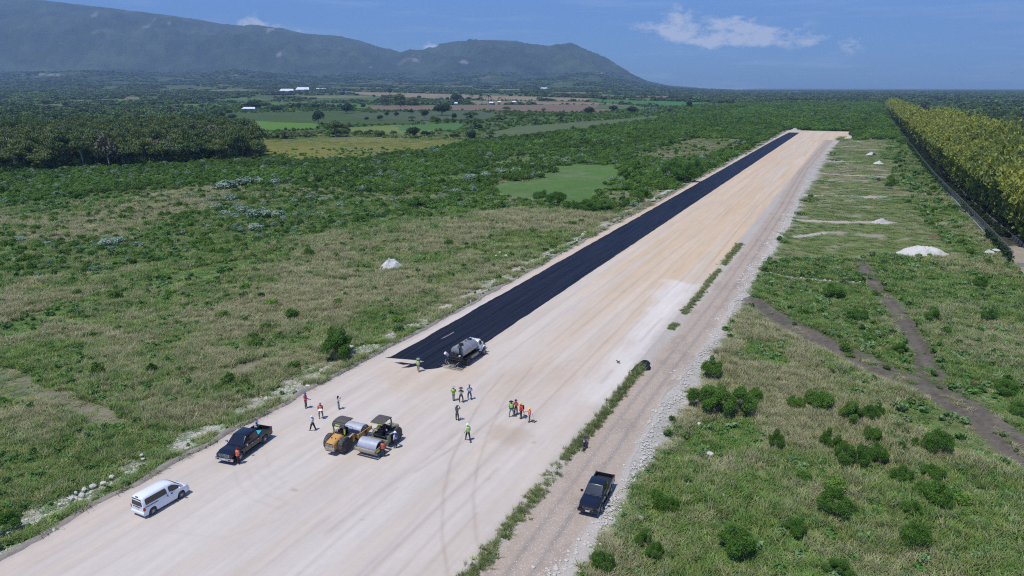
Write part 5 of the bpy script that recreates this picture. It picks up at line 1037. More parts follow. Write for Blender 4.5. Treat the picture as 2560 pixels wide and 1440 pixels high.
# ------------------------------------------------------------------ drum rollers
def roller(label, bodym, hoodm, cx, cy, h, canopy, lean=False, art=0.0):
    """x forward (drum end); front axle at +1.55, rear axle at -1.35"""
    t = empty('road_roller', (cx, cy, .034), h, label, 'road roller'); dx = 1.62; dr = .77; dw = 2.13
    dm = MB(); dm.lathe([(-dw/2, dr-.03), (-dw/2+.02, dr), (dw/2-.02, dr), (dw/2, dr-.03), (dw/2, dr-.05), (dw/2-.12, dr-.07), (dw/2-.14, .25), (dw/2-.02, .22), (dw/2-.02, 0)], (0,0,0), 48)
    o = dm.build('drum', STEEL, t, smooth=30); o.location = (dx, 0, dr)
    MB().lathe([(-dw/2+.0, dr-.05),(-dw/2+.14, dr-.08),(-dw/2+.14, .22),(-dw/2+.02,.2),(-dw/2+.02,0)], (0,0,0), 32).build('drum_hub', GRILLE, o, smooth=30)
    MB().lathe([(dw/2-.13, .0),(dw/2-.125, dr-.09)], (0,0,0), 32).build('drum_plate', GRILLE, o)
    for sg in (1, -1):
        P = [(dx-1.22,sg*(dw/2+.05),.60),(dx+1.08,sg*(dw/2+.05),.60),(dx+1.08,sg*(dw/2+.05),.98),(dx+.45,sg*(dw/2+.05),1.02),(dx-1.22,sg*(dw/2+.05),1.05)]; MB().prism(P, (0, sg*.09, 0)).build('drum_frame', bodym, t, bevel=.01)
        boxpart(t, 'frame_decal', LIME if bodym is OLIVE else YEL, (dx+.55, sg*(dw/2+.145), .80), (.5, .012, .22)); boxpart(t, 'vibrator_cover', BLKPL, (dx, sg*(dw/2+.12), .80), (.42, .1, .34), bev=.03)
    boxpart(t, 'front_bar', DUSTY if bodym is OLIVE else bodym, (dx+1.0, 0, .80), (.16, dw+.06, .32), bev=.02); boxpart(t, 'rear_bar', bodym, (dx-1.14, 0, .82), (.18, dw+.06, .42), bev=.02); boxpart(t, 'scraper', DUSTY, (dx+.86, 0, .62), (.04, dw-.1, .14), rot=(0,.4,0))
    boxpart(t, 'articulation_joint', BLKPL, (.25, 0, .75), (.55, .5, .45), bev=.05)
    mb = MB(); mb.tube([(.45,.35,.95),(.15,.4,.8),(-.2,.3,.95)], .035, 6); mb.tube([(.45,-.3,1.0),(.1,-.42,.85),(-.2,-.3,1.0)], .035, 6); mb.build('hydraulic_hose', BLKPL, t)
    # tractor half
    boxpart(t, 'rear_chassis', bodym, (-1.2, 0, .80), (2.0, .95, .5), bev=.03); boxpart(t, 'platform', BLKPL, (-.35, 0, 1.13), (1.15, 1.55, .10), bev=.02)
    for sg in (1, -1):
        w_ = wheel(t, -1.38, sg*.84, .78, .58, rim=(paint('rim_y', (.34,.16,.04), .6) if bodym is YEL else paint('rim_o', (.13,.10,.06), .7)), spokes=0, rimr=.52)
        trd = MB()
        for k in range(26):
            a = 2*math.pi*k/26; c, s = math.cos(a), math.sin(a); c2, s2 = math.cos(a+.22), math.sin(a+.22)
            trd.tube([(c*.768, -.26, s*.768), (c2*.768, .26, s2*.768)], .022, 4)
        trd.build('tread', DRUB, w_)
        boxpart(t, 'fender', DUSTY, (-.62, sg*.84, 1.35), (.95, .56, .06), rot=(0, -.12, 0), bev=.01); boxpart(t, 'side_steps', bodym, (-.08, sg*.84, .93), (.36, .34, .80), bev=.02)
        boxpart(t, 'step_marking', LIME, (-.08, sg*1.015, 1.05), (.05, .012, .5))
    rings = [[(x,-w0,.72),(x,-w0,z1-.14),(x,-w0+.12,z1),(x,w0-.12,z1),(x,w0,z1-.14),(x,w0,.72)] for x, w0, z1 in [(-1.02,.54,1.62),(-1.5,.54,1.58),(-2.3,.50,1.40),(-2.55,.48,1.30)]]
    hd_ = MB().loft(rings).build('engine_hood', hoodm, t, smooth=30); boxpart(hd_, 'rear_grille', GRILLE, (-2.56, 0, 1.02), (.03, .72, .42)); mb = MB()
    for k in range(3): mb.box((-2.582, 0, .92+.11*k), (.015, .7, .025))
    mb.build('grille_bar', PLATE, hd_)
    for y in (-.25, .2): MB().lathe([(1.5,0),(1.5,.06),(1.56,.06),(1.56,0)], (-1.9,y,0), 10, 'z').build('cap', BLKPL, hd_)
    boxpart(hd_, 'side_louvre', GRILLE, (-1.6, -.545, 1.15), (.8, .02, .5)); boxpart(hd_, 'side_louvre', GRILLE, (-1.6, .545, 1.15), (.8, .02, .5)); boxpart(t, 'counterweight', DUSTY, (-2.5, 0, .68), (.26, 1.05, .36), bev=.04)
    boxpart(t, 'hood_front', GRILLE, (-1.0, 0, 1.55), (.3, .95, .3), rot=(0, .3, 0), bev=.03)
    # seat, console, rails
    boxpart(t, 'seat', BLKPL, (-.62, 0, 1.42), (.46, .5, .14), bev=.04); boxpart(t, 'seat_back', BLKPL, (-.86, 0, 1.7), (.12, .48, .5), bev=.04); boxpart(t, 'console', BLKPL, (.02, 0, 1.5), (.3, .5, .66), bev=.05)
    MB().tube([(math.cos(a)*.19-.22, math.sin(a)*.19, 1.86+.07*math.cos(a)) for a in [2*math.pi*i/14 for i in range(15)]], .018, 5).build('steering_wheel', BLKPL, t)
    mb = MB()
    for sg in (1, -1): mb.tube([(.2,sg*.74,1.15),(.2,sg*.74,1.85),(.2,sg*.3,1.9),(.2,0,1.9)], .022, 6); mb.tube([(.2,sg*.74,1.6),(-.5,sg*.74,1.6),(-.5,sg*.74,1.15)], .022, 6)
    mb.tube([(.22,.72,1.8),(.22,.86,2.0)], .02, 5); mb.build('handrail', BLKPL, t); MB().box((.22,.9,2.02), (.03,.14,.22)).build('mirror', CHROME, t)
    mb = MB(); mb.tube([(-1.1,.45,1.5),(-1.1,.45,1.95),(-1.1,.45,2.0)], .05, 8); mb.build('exhaust_pipe', CHROME, t)
    zc = 2.78; fr = MB()
    for sg in (1, -1): fr.tube([(-.98,sg*.64,1.1),(-.98,sg*.64,2.5),(-.9,sg*.60,zc-.03)], [.07,.07,.06], 8)
    fr.tube([(-.9,.62,zc-.05),(-.9,-.62,zc-.05)], .06, 8); fr = fr.build('roll_bar', BLKPL, t, smooth=40)
    for sg in (1, -1): boxpart(fr, 'marking', LIME, (-1.055, sg*.66, 1.95), (.02, .1, .6)); boxpart(fr, 'side_marking', LIME, (-.98, sg*.715, 1.95), (.1, .012, .6))
    rings = []
    if canopy == 'curved': prof = [(-1.12,zc-.42),(-1.06,zc-.16),(-.88,zc-.02),(-.5,zc+.06),(.0,zc+.05),(.42,zc-.06)]
    else: prof = [(-1.05,zc-.03),(-.9,zc+.04),(-.4,zc+.05),(.2,zc-.02),(.55,zc-.10)]
    for x, z in prof: rings.append([(x,-.71,z-.09),(x,-.72,z-.02),(x,-.62,z+.03),(x,.62,z+.03),(x,.72,z-.02),(x,.71,z-.09),(x,.62,z-.03),(x,-.62,z-.03)])
    cp = MB().loft(rings).build('canopy', CANOPY, t, smooth=30)
    boxpart(cp, 'rim_marking', LIME, (prof[-1][0]+.01, 0, prof[-1][1]-.06), (.02, 1.3, .06)); boxpart(cp, 'rear_marking', LIME, (-1.10 if canopy == 'curved' else -1.06, .05, zc-.28 if canopy == 'curved' else zc-.07), (.06, .5, .12 if canopy == 'curved' else .05))
    for sg in (1, -1): boxpart(cp, 'side_marking', LIME, (.1, sg*.725, zc-.06), (.55, .015, .05))
    return t
def center_from(tpx, dpx, side, h, half):   # tyre and drum contact of the near side
    a = Vector(at(*tpx)); nx, ny = -math.sin(h), math.cos(h); fx, fy = math.cos(h), math.sin(h)
    return a.x+fx*1.38-side*nx*half, a.y+fy*1.38-side*ny*half
hy = UH+.035; x_, y_ = center_from((866,1131), None, -1, hy, 1.0); RY = roller('yellow drum roller with a curved canopy, the left one of the two rollers', YEL, YEL, x_, y_, hy, 'curved')
hg = UH+math.pi+.02; x_, y_ = center_from((994,1105), None, 1, hg, 1.0); RG = roller('olive green drum roller with a flat canopy, drum towards the camera', OLIVE, TANM, x_, y_, hg, 'flat')

# ------------------------------------------------------------------ motorcycle on the verge
def motorbike():
    x, y = at(1461, 1118); h = facing((1466,1096), (1458,1126)); t = empty('motorcycle', (x, y, .03), h, 'small black and maroon motorcycle parked beside the grass strip', 'motorcycle')
    for xx, r in ((.64,.31),(-.64,.30)):
        w_ = MB().lathe([(-.05,r*.75),(-.05,r*.93),(0,r),(.05,r*.93),(.05,r*.75)], (0,0,0), 24).build('wheel', RUB, t, smooth=40); w_.location = (xx, 0, r); q = MB()
        for k in range(8): a = math.pi*k/4; q.tube([(0,0,0),(math.cos(a)*r*.78,0,math.sin(a)*r*.78)], .012, 4)
        q.tube([(0,-.06,0),(0,.06,0)], .06, 8); q.build('spokes', CHROME, w_)
    mb = MB(); mb.tube([(.64,-.08,.31),(.42,-.08,.9)], .025, 6); mb.tube([(.64,.08,.31),(.42,.08,.9)], .025, 6); mb.tube([(.42,0,.85),(-.1,0,.75),(-.6,0,.7)], .035, 6); mb.tube([(-.1,0,.72),(-.05,0,.35),(-.64,0,.3)], .03, 6); mb.build('frame', BLKPL, t)
    MB().box((0,0,.42),(.42,.28,.36)).build('engine', DUSTY, t, bevel=.06); MB().loft([[(xx,-w0,z0),(xx,-w0*.8,z1),(xx,w0*.8,z1),(xx,w0,z0)] for xx,w0,z0,z1 in [(-.02,.08,.72,.86),(.1,.15,.7,.95),(.3,.15,.72,.96),(.42,.08,.78,.9)]]).build('fuel_tank', paint('maroon_paint', (.10,.008,.012), .3, coat=.6), t, smooth=50, bevel=.01)
    boxpart(t, 'seat', BLKPL, (-.34, 0, .84), (.62, .24, .10), bev=.04); mb = MB(); mb.tube([(.30,-.36,1.08),(.42,-.15,1.0),(.42,.15,1.0),(.30,.36,1.08)], .018, 6); mb.tube([(.40,.2,1.0),(.38,.3,1.2)], .01, 4); mb.tube([(.40,-.2,1.0),(.38,-.3,1.2)], .01, 4); mb.build('handlebar', CHROME, t)
    for sg in (1,-1): boxpart(t, 'mirror', BLKPL, (.38, sg*.32, 1.22), (.03,.13,.09), bev=.02)
    boxpart(t, 'headlight', CLRL, (.53, 0, .86), (.14,.17,.17), bev=.04); boxpart(t, 'rear_light', REDL, (-.74, 0, .74), (.06,.14,.08)); boxpart(t, 'front_mudguard', paint('maroon2', (.10,.008,.012), .35), (.64,0,.64), (.42,.13,.03), bev=.01); boxpart(t, 'rack', CHROME, (-.78,0,.84), (.24,.2,.02)); MB().tube([(.1,.14,.3),(-.7,.16,.32)], .04, 8).build('exhaust', CHROME, t); MB().tube([(.0,.1,.3),(-.02,.34,.0)], .015, 5).build('side_stand', BLKPL, t)
    for sg in (1,-1): boxpart(t, 'leg_shield', BLKPL, (.22, sg*.2, .55), (.3,.05,.3), bev=.02)
motorbike()

# ------------------------------------------------------------------ fence, far wall, stone heaps, buildings, bird
WIRE, wt_, wb_ = new_mat('wire_mesh'); tr = wt_.nodes.new('ShaderNodeBsdfTransparent'); ms = wt_.nodes.new('ShaderNodeMixShader'); ms.inputs[0].default_value = .38; sw(wb_, 'Base Color', (.20,.22,.20,1)); sw(wb_, 'Roughness', .6)
wt_.links.new(tr.outputs[0], ms.inputs[1]); wt_.links.new(wb_.outputs[0], ms.inputs[2]); wt_.links.new(ms.outputs[0], wt_.nodes['Material Output'].inputs[0])
CONC = paint('concrete', (.36,.35,.32), .9, var=.2, scale=.5); GALV = paint('galvanised', (.30,.31,.31), .5, metal=.4)
def fv(u): return float(np.interp(u, [90,112,150,185,210,255,310,420,570,900,1600], [83.1,82.7,82.0,81.3,80.5,79.6,79.3,78.8,78.2,78.5,78.2]))
fe = empty('chainlink_fence', (*W(100, fv(100)), 0), 0, 'long chain link fence running along the bamboo row', 'fence'); ox, oy = W(100, fv(100))
mb = MB(); rail = MB(); foot = MB(); ul = list(np.arange(98, 1400, 3.2)); fp = [W(u, fv(u)) for u in ul]
for i in range(len(ul)-1):
    (a, b_), (c_, d_) = fp[i], fp[i+1]; mb.add([(a-ox,b_-oy,.1),(c_-ox,d_-oy,.1),(c_-ox,d_-oy,2.25),(a-ox,b_-oy,2.25)], [(0,1,2,3)]); rail.tube([(a-ox,b_-oy,2.27),(c_-ox,d_-oy,2.27)], .04, 4)
    foot.loft([[(q-ox+s*V[0]*.11, r_-oy+s*V[1]*.11, z) for s, z in ((-1,-.6),(-1,.16),(1,.16),(1,-.6))] for q, r_ in ((a,b_),(c_,d_))])
mb.build('wire_mesh', WIRE, fe); rail.build('top_rail', GALV, fe); foot.build('footing', CONC, fe)
pm = MB().tube([(0,0,-.5),(0,0,2.35)], .045, 6).build('post', GALV, fe); pm.location = (fp[0][0]-ox, fp[0][1]-oy, 0)
for i in range(1, 100): o = pm.copy(); ROOT.objects.link(o); o.location = (fp[i][0]-ox, fp[i][1]-oy, 0)
wl = MB(); pts = [W(u, v_) for u, v_ in [(62,90.2),(80,89.4),(100,88.6),(118,87.9),(131,87.3),(154,86.4),(185,85.6),(240,84.9),(330,84.2)]]
wl.loft([[(q[0]+s*V[0]*.1, q[1]+s*V[1]*.1, z) for s, z in ((-1,-.6),(-1,.6),(1,.6),(1,-.6))] for q in pts]); tag(wl.build('low_wall', paint('shaded_concrete', (.13,.13,.115), .95, var=.3, scale=.4)), 'low grey concrete wall between the dark alley and the bamboo', 'wall')  # concrete colour lowered to carry the shade along the alley
e1 = [W(u, v_) for u, v_ in [(95,83.4),(95.4,86.5),(96,92)]]; wl = MB(); wl.loft([[(q[0], q[1]+s*.1, z) for s, z in ((-1,-.6),(-1,.7),(1,.7),(1,-.6))] for q in e1]); tag(wl.build('end_wall', CONC), 'short pale wall closing the alley near the right border', 'wall')
# vines on the fence
n = 900; uu_ = np.concatenate([rng.uniform(98, 128, 260), rng.uniform(150, 175, 60), rng.uniform(195, 420, 620)]); n = len(uu_); vv_ = np.array([fv(u) for u in uu_])+rng.normal(size=n)*.3; s = rng.uniform(.4, .9, n)*np.clip(uu_/200, 1, 2)
scatter('fence_vines', np.stack([O0[0]+uu_*U[0]+vv_*V[0], O0[1]+uu_*U[1]+vv_*V[1], rng.uniform(-.1, 1.5, n)], -1), rng.random(n)*6.28, s, rng.integers(0, 4, n), np.array([.05,.10,.025])*(.6+.8*rng.random((n, 1))), P_weed, 'vines', label='green creepers overgrowing the chain link fence')
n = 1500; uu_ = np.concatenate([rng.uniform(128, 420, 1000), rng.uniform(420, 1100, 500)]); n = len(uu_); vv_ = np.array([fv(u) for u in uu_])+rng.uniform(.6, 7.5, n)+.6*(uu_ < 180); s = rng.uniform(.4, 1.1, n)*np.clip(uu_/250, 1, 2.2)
scatter('understorey', np.stack([O0[0]+uu_*U[0]+vv_*V[0], O0[1]+uu_*U[1]+vv_*V[1], np.full(n, -.1)], -1), rng.random(n)*6.28, s, rng.integers(0, 5, n), np.array([.035,.055,.018])*(.5+.8*rng.random((n, 1))), P_scrub, 'undergrowth', label='dark undergrowth between the fence and the bamboo')  # leaf tint darkened, so the alley's shade sits in the colour
def heap(px, py, wpx, hpx, lab, col=(.60,.57,.52), seed=0, stretch=1.0):
    x, y = at(px, py); rw = size_m(px, py, wpx)/2; hm = size_m(px, py, hpx)*.9; d = math.hypot(x, y); ry = rw*.62*stretch; hm *= .9; x += ry*.6*x/d; y += ry*.6*y/d
    n = 60; s_ = np.linspace(-1.1, 1.1, n); A, B = np.meshgrid(s_, s_); rr_ = np.hypot(A, B); g = fbm(A*3+seed*7, B*3, 1, 200+seed, 4); z = hm*np.clip(1-rr_**1.2, -.2, 1)*(.35+1.0*fbm(A*3+seed*7, B*3, 1, 200+seed, 3))+(fbm(A*rw, B*ry, .9, 210+seed, 3)-.5)*.5*sstep(1.05, .8, rr_); z = np.where(rr_ > 1.05, -.5, z)
    me = npmesh('stone_heap', np.stack([A*rw, B*ry, z], -1).reshape(-1, 3), grid_faces(n, n), 4); me.shade_smooth(); o = link('stone_heap', me, earthmat('rubble_%d' % seed, ((.12,.3),(.5,.25)), bump=.8, base=col)); o.location = (x, y, gz1(x, y)); o.rotation_euler = (0, 0, rng.uniform(-.3, .3)); return tag(o, lab, 'stone heap')
heap(980,671,72,34,'white stone heap alone in the dry grass left of the strip', seed=1); heap(2306,634,128,36,'largest white rubble heap right of the haul road', seed=2); heap(2203,556,54,17,'rubble heap at the end of the lowest pale ridge', (.50,.47,.43), 3)
heap(2177,494,40,12,'small brownish heap on the middle pale ridge', (.42,.35,.29), 4); heap(2178,386,26,9,'small white heap second from the far end', seed=5); heap(2196,408,30,10,'white heap in scrub near the far pale ridge', seed=6); heap(2125,347,40,9,'low gravel mound at the end corner of the apron', (.52,.46,.38), 7)
heap(1988,330,46,11,'long spoil heap at the far end of the bitumen', (.45,.42,.36), 8); heap(2474,632,36,14,'white boulder pile at the foot of the fence', seed=9); heap(1590,487,26,8,'small white heap at the strip edge notch', seed=10); heap(1265,640,18,7,'tiny white stone pile in the grass', seed=11)
heap(2190,348,40,6,'brown soil ridge beyond the apron corner', (.22,.15,.12), 12); heap(2335,592,34,9,'reddish brush pile above the largest white heap', (.16,.10,.08), 13)
# sheds and houses in the plain
ROOFW = paint('white_sheet_roof', (.72,.74,.76), .4, var=.06); WALLW = paint('shed_wall', (.42,.42,.40), .8); PINK = paint('pinkish_wall', (.50,.36,.30), .8); ROOFG = paint('grey_roof', (.42,.46,.52), .5)
def shed(px, py, wpx, hpx, lab, dist=None, roofm=ROOFW, wallm=WALLW, deep=.5, name='shed'):
    Y = dist; x = (px-1280)/F*(Y*math.cos(PITCH)+CAMH*math.sin(PITCH)); zt = CAMH+Y*(217-(py-hpx))/F; w_ = wpx*Y/F; hh = max(hpx*Y/F*1.25, 4); zt += 3; z0 = zt-hh; g = gz1(x, Y); dpt = w_*deep
    t = empty(name, (x, Y, z0), 0, lab, 'building'); boxpart(t, 'wall', wallm, (0, dpt/2, hh*.25-(z0-g)*.5-.5), (w_, dpt, hh*.5+(z0-g)+1))
    r = MB(); r.prism([(-w_/2-1,-1,hh*.5),(w_/2+1,-1,hh*.5),(w_/2-w_*.06,dpt/2,hh),(-w_/2+w_*.06,dpt/2,hh)], (0,0,.3)); r.prism([(w_/2+1,dpt+1,hh*.5),(-w_/2-1,dpt+1,hh*.5),(-w_/2+w_*.06,dpt/2,hh),(w_/2-w_*.06,dpt/2,hh)], (0,0,.3)); r.build('roof', roofm, t)
    for k in (-.25, .2): boxpart(t, 'door', GRILLE, (w_*k, -.12, hh*.18), (w_*.1, .2, hh*.36))
    return t
for (px, py, wp, hp, lab, D_) in [(717,232,34,8,'left white roofed shed of the row in the plain',2600),(757,229,32,9,'middle white roofed shed half hidden by trees',2850),(802,229,26,7,'right white roofed shed of the row in the plain',3000),(679,218,20,5,'white roofed shed standing behind the row',4000),(164,246,17,4,'small white roof among trees far left',1900),
        (580,222,10,4,'tiny grey roof in the plain left of the white sheds',3500),(60,206,6,4,'tiny white building in the left foothills',4700)]: shed(px, py, wp, hp, lab, D_)
shed(1360,226,17,6,'small white and blue roofed barn right of the tan fields', 3100, ROOFG); shed(1335,217,8,3,'tiny white roof behind the barn', 4000); shed(1392,201,17,3,'pinkish long building at the foot of the far mountain', 5400, ROOFG, PINK); shed(622,276,30,6,'little farmhouse with white rails under the big tree', 1030, name='farmhouse'); shed(1140,260,7,3,'tiny hut left of the farm row palms', 1400); shed(1228,259,9,3,'small white roofed hut right of the farm row', 1420); shed(1285,257,9,3,'low white hut at the end of the farm row', 1450); shed(1248,257,6,3,'tiny white hut between the farm huts', 1460)
x, y = at(1546, 908); bd = empty('bird', (x, y, .02), .6, 'small dark bird on the pale gravel left of the black tar patch', 'bird')
DKB = paint('dark_feather', (.03,.026,.024), .7); MB().loft([[(xx, w0*math.cos(a), .17+w0*.9*math.sin(a)+dz) for a in [k*math.pi/4 for k in range(8)]] for xx, w0, dz in [(-.3,.01,-.02),(-.16,.045,0),(0,.075,.01),(.12,.05,.05),(.17,.035,.09),(.22,.03,.1),(.27,.006,.09)]]).build('body', DKB, bd, smooth=60)
for sg in (1, -1): MB().prism([(.08,sg*.05,.2),(-.02,sg*.34,.3),(-.14,sg*.36,.28),(-.12,sg*.05,.19)], (0,0,.012)).build('wing', DKB, bd); MB().tube([(0,sg*.03,.12),(.02,sg*.03,0),(.06,sg*.03,0)], .008, 4).build('leg', DKB, bd)
x, y = at(1177, 760); MB2 = MB().box((0,0,.45), (.16,.16,.9)).build('marker_post', PLATE, None, bevel=.02); MB2.location = (x, y, -.2); tag(MB2, 'short white marker post on the grassy left edge of the strip', 'post')
x, y = at(770, 968); hb_ = MB().tube([(-.25,0,.16),(.25,0,.16)], .15, 12).build('bucket', PLATE); hb_.location = (x, y, 0); tag(hb_, 'white bucket lying on its side on the spoil lip behind the worker', 'bucket')
# ------------------------------------------------------------------ people
SKIN = paint('dark_skin', (.075,.042,.028), .55, var=.1); SHOE = paint('shoe', (.03,.025,.022), .7)
_cm = {}
def cloth(c, nm='cloth'):
    k = tuple(c)
    if k not in _cm: _cm[k] = paint(nm, c, .85, var=.16, scale=9)
    return _cm[k]
def skin(name, verts, edges, radii, m, parent, sub=1, root=0):
    me = bpy.data.meshes.new(name); me.from_pydata([tuple(v) for v in verts], edges, []); o = bpy.data.objects.new(name, me); ROOT.objects.link(o)
    md = o.modifiers.new('skin', 'SKIN'); md.use_smooth_shade = True
    if not me.skin_vertices: me.skin_vertices.add() if hasattr(me.skin_vertices, 'add') else None
    sv = me.skin_vertices[0].data
    for i, r in enumerate(radii): sv[i].radius = (r, r) if not isinstance(r, tuple) else r; sv[i].use_root = (i == root)
    if sub: s = o.modifiers.new('sub', 'SUBSURF'); s.levels = sub; s.render_levels = sub
    dg = bpy.context.evaluated_depsgraph_get(); ev = o.evaluated_get(dg); new = bpy.data.meshes.new_from_object(ev); bpy.data.objects.remove(o); bpy.data.meshes.remove(me)
    new.name = name; new.materials.clear(); new.materials.append(m); return link(name, new, None, parent)
def person(px, py, face, label, shirt, pants, vest=None, hat=None, hatc=(.7,.7,.7), hair=False, step=0.0, wide=.10, pose=None, ht=1.75, bag=None, xyz=None, seated=False, lean=0.0, flare=0.0, shortsl=False, band=None, turn=0):
    """face: heading in degrees (0 = right of the photo, 90 = away from camera)"""
    x, y = at(px, py) if xyz is None else xyz[:2]; z0 = .032 if xyz is None else xyz[2]
    t = empty('person', (x, y, z0), R(face), label, 'person'); t.scale = (ht/1.75,)*3
    J = {}; lx = lean
    J['pel'] = (0,0,.95); J['wai'] = (.01+lx*.3,0,1.10); J['che'] = (.0+lx*.8,0,1.31); J['nec'] = (.01+lx,0,1.47); J['hlo'] = (.03+lx*1.15,0,1.56); J['hmi'] = (.035+lx*1.2,0,1.64); J['hto'] = (.02+lx*1.2,0,1.70); J['nos'] = (.125+lx*1.2,0,1.60)
    for s, k in ((1,'L'),(-1,'R')):
        st = step*s
        J['sho'+k] = (.0+lx*.9, s*.175, 1.40); J['elb'+k] = (-.02+lx*.9, s*.25, 1.13); J['wri'+k] = (.08+lx*.9, s*.24, .90)
        J['hip'+k] = (0, s*.09, .90); J['kne'+k] = (.03+st*.55, s*wide*1.05, .50); J['ank'+k] = (st if st > 0 else st*1.05, s*(wide+.01), .09 if st >= 0 else .11); J['toe'+k] = (st+.15, s*(wide+.03), .04)
        if seated: J['hip'+k] = (.02, s*.1, .92); J['kne'+k] = (.45, s*.15, .93); J['ank'+k] = (.50, s*.15, .50); J['toe'+k] = (.66, s*.16, .45)
    if pose:
        for k, v in pose.items(): J[k] = v
    names = ['pel','wai','che','nec','hlo','hmi','hto','nos']; rad = [(.13,.105),(.125,.095),(.14,.10),.052,.072,.088,.062,.016]
    E_ = [('pel','wai'),('wai','che'),('che','nec'),('nec','hlo'),('hlo','hmi'),('hmi','hto'),('hmi','nos')]
    for k in 'LR':
        names += ['sho'+k,'elb'+k,'wri'+k,'hip'+k,'kne'+k,'ank'+k,'toe'+k]; rad += [.058,.040,.026,.085,.055,.036,.030]
        E_ += [('che','sho'+k),('sho'+k,'elb'+k),('elb'+k,'wri'+k),('pel','hip'+k),('hip'+k,'kne'+k),('kne'+k,'ank'+k),('ank'+k,'toe'+k)]
    V_ = [J[n] for n in names]
    # hands: palm and five fingers of unequal length, slightly curled
    for k in 'LR':
        w_ = Vector(J['wri'+k]); d = (w_-Vector(J['elb'+k])).normalized(); s = 1 if k == 'L' else -1; sd_ = d.cross(Vector((0,s,0.01))).normalized()
        if sd_.length < .1: sd_ = Vector((1,0,0))
        cu = d.cross(sd_).normalized()*.02; pm = w_+d*.075; i0 = len(V_); V_.append(tuple(pm)); rad.append((.030,.016)); E_.append((names.index('wri'+k), i0))
        for f, (off, ln) in enumerate(((-.030,.055),(-.010,.068),(.010,.074),(.030,.066))):
            a = pm+sd_*off+d*.02; b1 = a+d*ln*.6+cu*.5; b2 = b1+d*ln*.35+cu; V_ += [tuple(a), tuple(b1), tuple(b2)]; rad += [.009,.008,.006]; n0 = len(V_)-3; E_ += [(i0, n0), (n0, n0+1), (n0+1, n0+2)]
        a = w_+d*.03+sd_*(-.038); b1 = a+(d*.6-sd_*.6).normalized()*.045; V_ += [tuple(a), tuple(b1)]; rad += [.010,.008]; n0 = len(V_)-2; E_ += [(i0, n0), (n0, n0+1)]
    E2 = [(names.index(a) if isinstance(a, str) else a, names.index(b_) if isinstance(b_, str) else b_) for a, b_ in E_]
    skin('body', V_, E2, rad, SKIN, t, 1)
    # clothes
    P_ = [J['pel'],J['wai'],J['che'],(J['nec'][0],0,J['nec'][2]-.05)]; ed = [(0,1),(1,2),(2,3)]; rd = [.158,.150,.170,.085]
    for k in 'LR':
        i = len(P_); e = Vector(J['elb'+k]); wv_ = Vector(J['wri'+k]); P_ += [J['sho'+k], tuple(e)]; rd += [.088,.066]; ed += [(2,i),(i,i+1)]
        if not shortsl: P_.append(tuple(e.lerp(wv_, .9))); rd.append(.05); ed.append((i+1,i+2))
    skin('shirt', P_, ed, rd, cloth(shirt, 'shirt_cloth'), t, 1)
    P_ = [(J['pel'][0],0,J['pel'][2]+.05),J['pel']]; ed = [(0,1)]; rd = [.150,.160]
    for k in 'LR': i = len(P_); a = Vector(J['ank'+k]); kn = Vector(J['kne'+k]); P_ += [J['hip'+k], J['kne'+k], tuple(kn.lerp(a, .95))]; rd += [.118,.086+flare*.4,.064+flare]; ed += [(1,i),(i,i+1),(i+1,i+2)]
    skin('trousers', P_, ed, rd, cloth(pants, 'trouser_cloth'), t, 1)
    for k in 'LR':
        a = Vector(J['ank'+k]); b_ = Vector(J['toe'+k]); skin('shoe', [tuple(a+Vector((-.03,0,-.04))), tuple((a+b_)/2+Vector((0,0,-.02))), tuple(b_+Vector((.03,0,0)))], [(0,1),(1,2)], [.045,.048,.04], SHOE, t, 1)
    if vest:
        wx_, cx_ = J['wai'][0], J['che'][0]; rg = []
        for z, hx, hy_, ox_ in ((.93,.155,.195,J['pel'][0]),(1.05,.165,.20,wx_),(1.2,.175,.205,(wx_+cx_)/2),(1.34,.185,.225,cx_),(1.42,.16,.215,cx_*1.05),(1.475,.10,.13,cx_*1.1)):
            rg.append([(ox_+hx*math.cos(a), hy_*math.sin(a), z) for a in [k*math.pi/8 for k in range(16)]])
        vo = MB().loft(rg).build('vest', cloth(vest, 'vest_cloth'), t, smooth=60)
        if band:
            for z in (1.06, 1.2): MB().loft([[(.185*math.cos(a)+J['wai'][0], .213*math.sin(a), z+dz) for a in [k*math.pi/8 for k in range(16)]] for dz in (0, .045)]).build('reflective_band', cloth(band, 'band_cloth'), vo, smooth=60)
    hc = Vector(J['hmi']); 
    if hat == 'helmet':
        q = MB(); q.lathe([(-.0,.148),(.012,.145),(.02,.125),(.07,.115),(.12,.085),(.145,.03),(.148,0)], (hc.x-.0, 0, hc.z+.0), 18, 'z'); q.build('helmet', cloth(hatc, 'helmet_shell'), t, smooth=50)
    elif hat == 'brim':
        q = MB(); q.lathe([(.03,.0),(.02,.235),(.03,.24),(.05,.125),(.13,.11),(.15,.05),(.15,0)], (hc.x, 0, hc.z+.0), 18, 'z'); q.build('hat', cloth(hatc, 'hat_cloth'), t, smooth=50)
    elif hat == 'cap':
        q = MB(); q.lathe([(.0,.112),(.06,.108),(.11,.06),(.12,0)], (hc.x, 0, hc.z+.0), 16, 'z'); q.box((hc.x+.14, 0, hc.z+.01), (.12,.15,.015)); q.build('cap', cloth(hatc, 'cap_cloth'), t, smooth=50)
    elif hat == 'scarf':
        q = MB(); q.lathe([(-.10,.08),(-.04,.118),(.04,.12),(.10,.075),(.115,0)], (hc.x-.015, 0, hc.z+.0), 16, 'z'); q.build('head_scarf', cloth(hatc, 'scarf_cloth'), t, smooth=50)
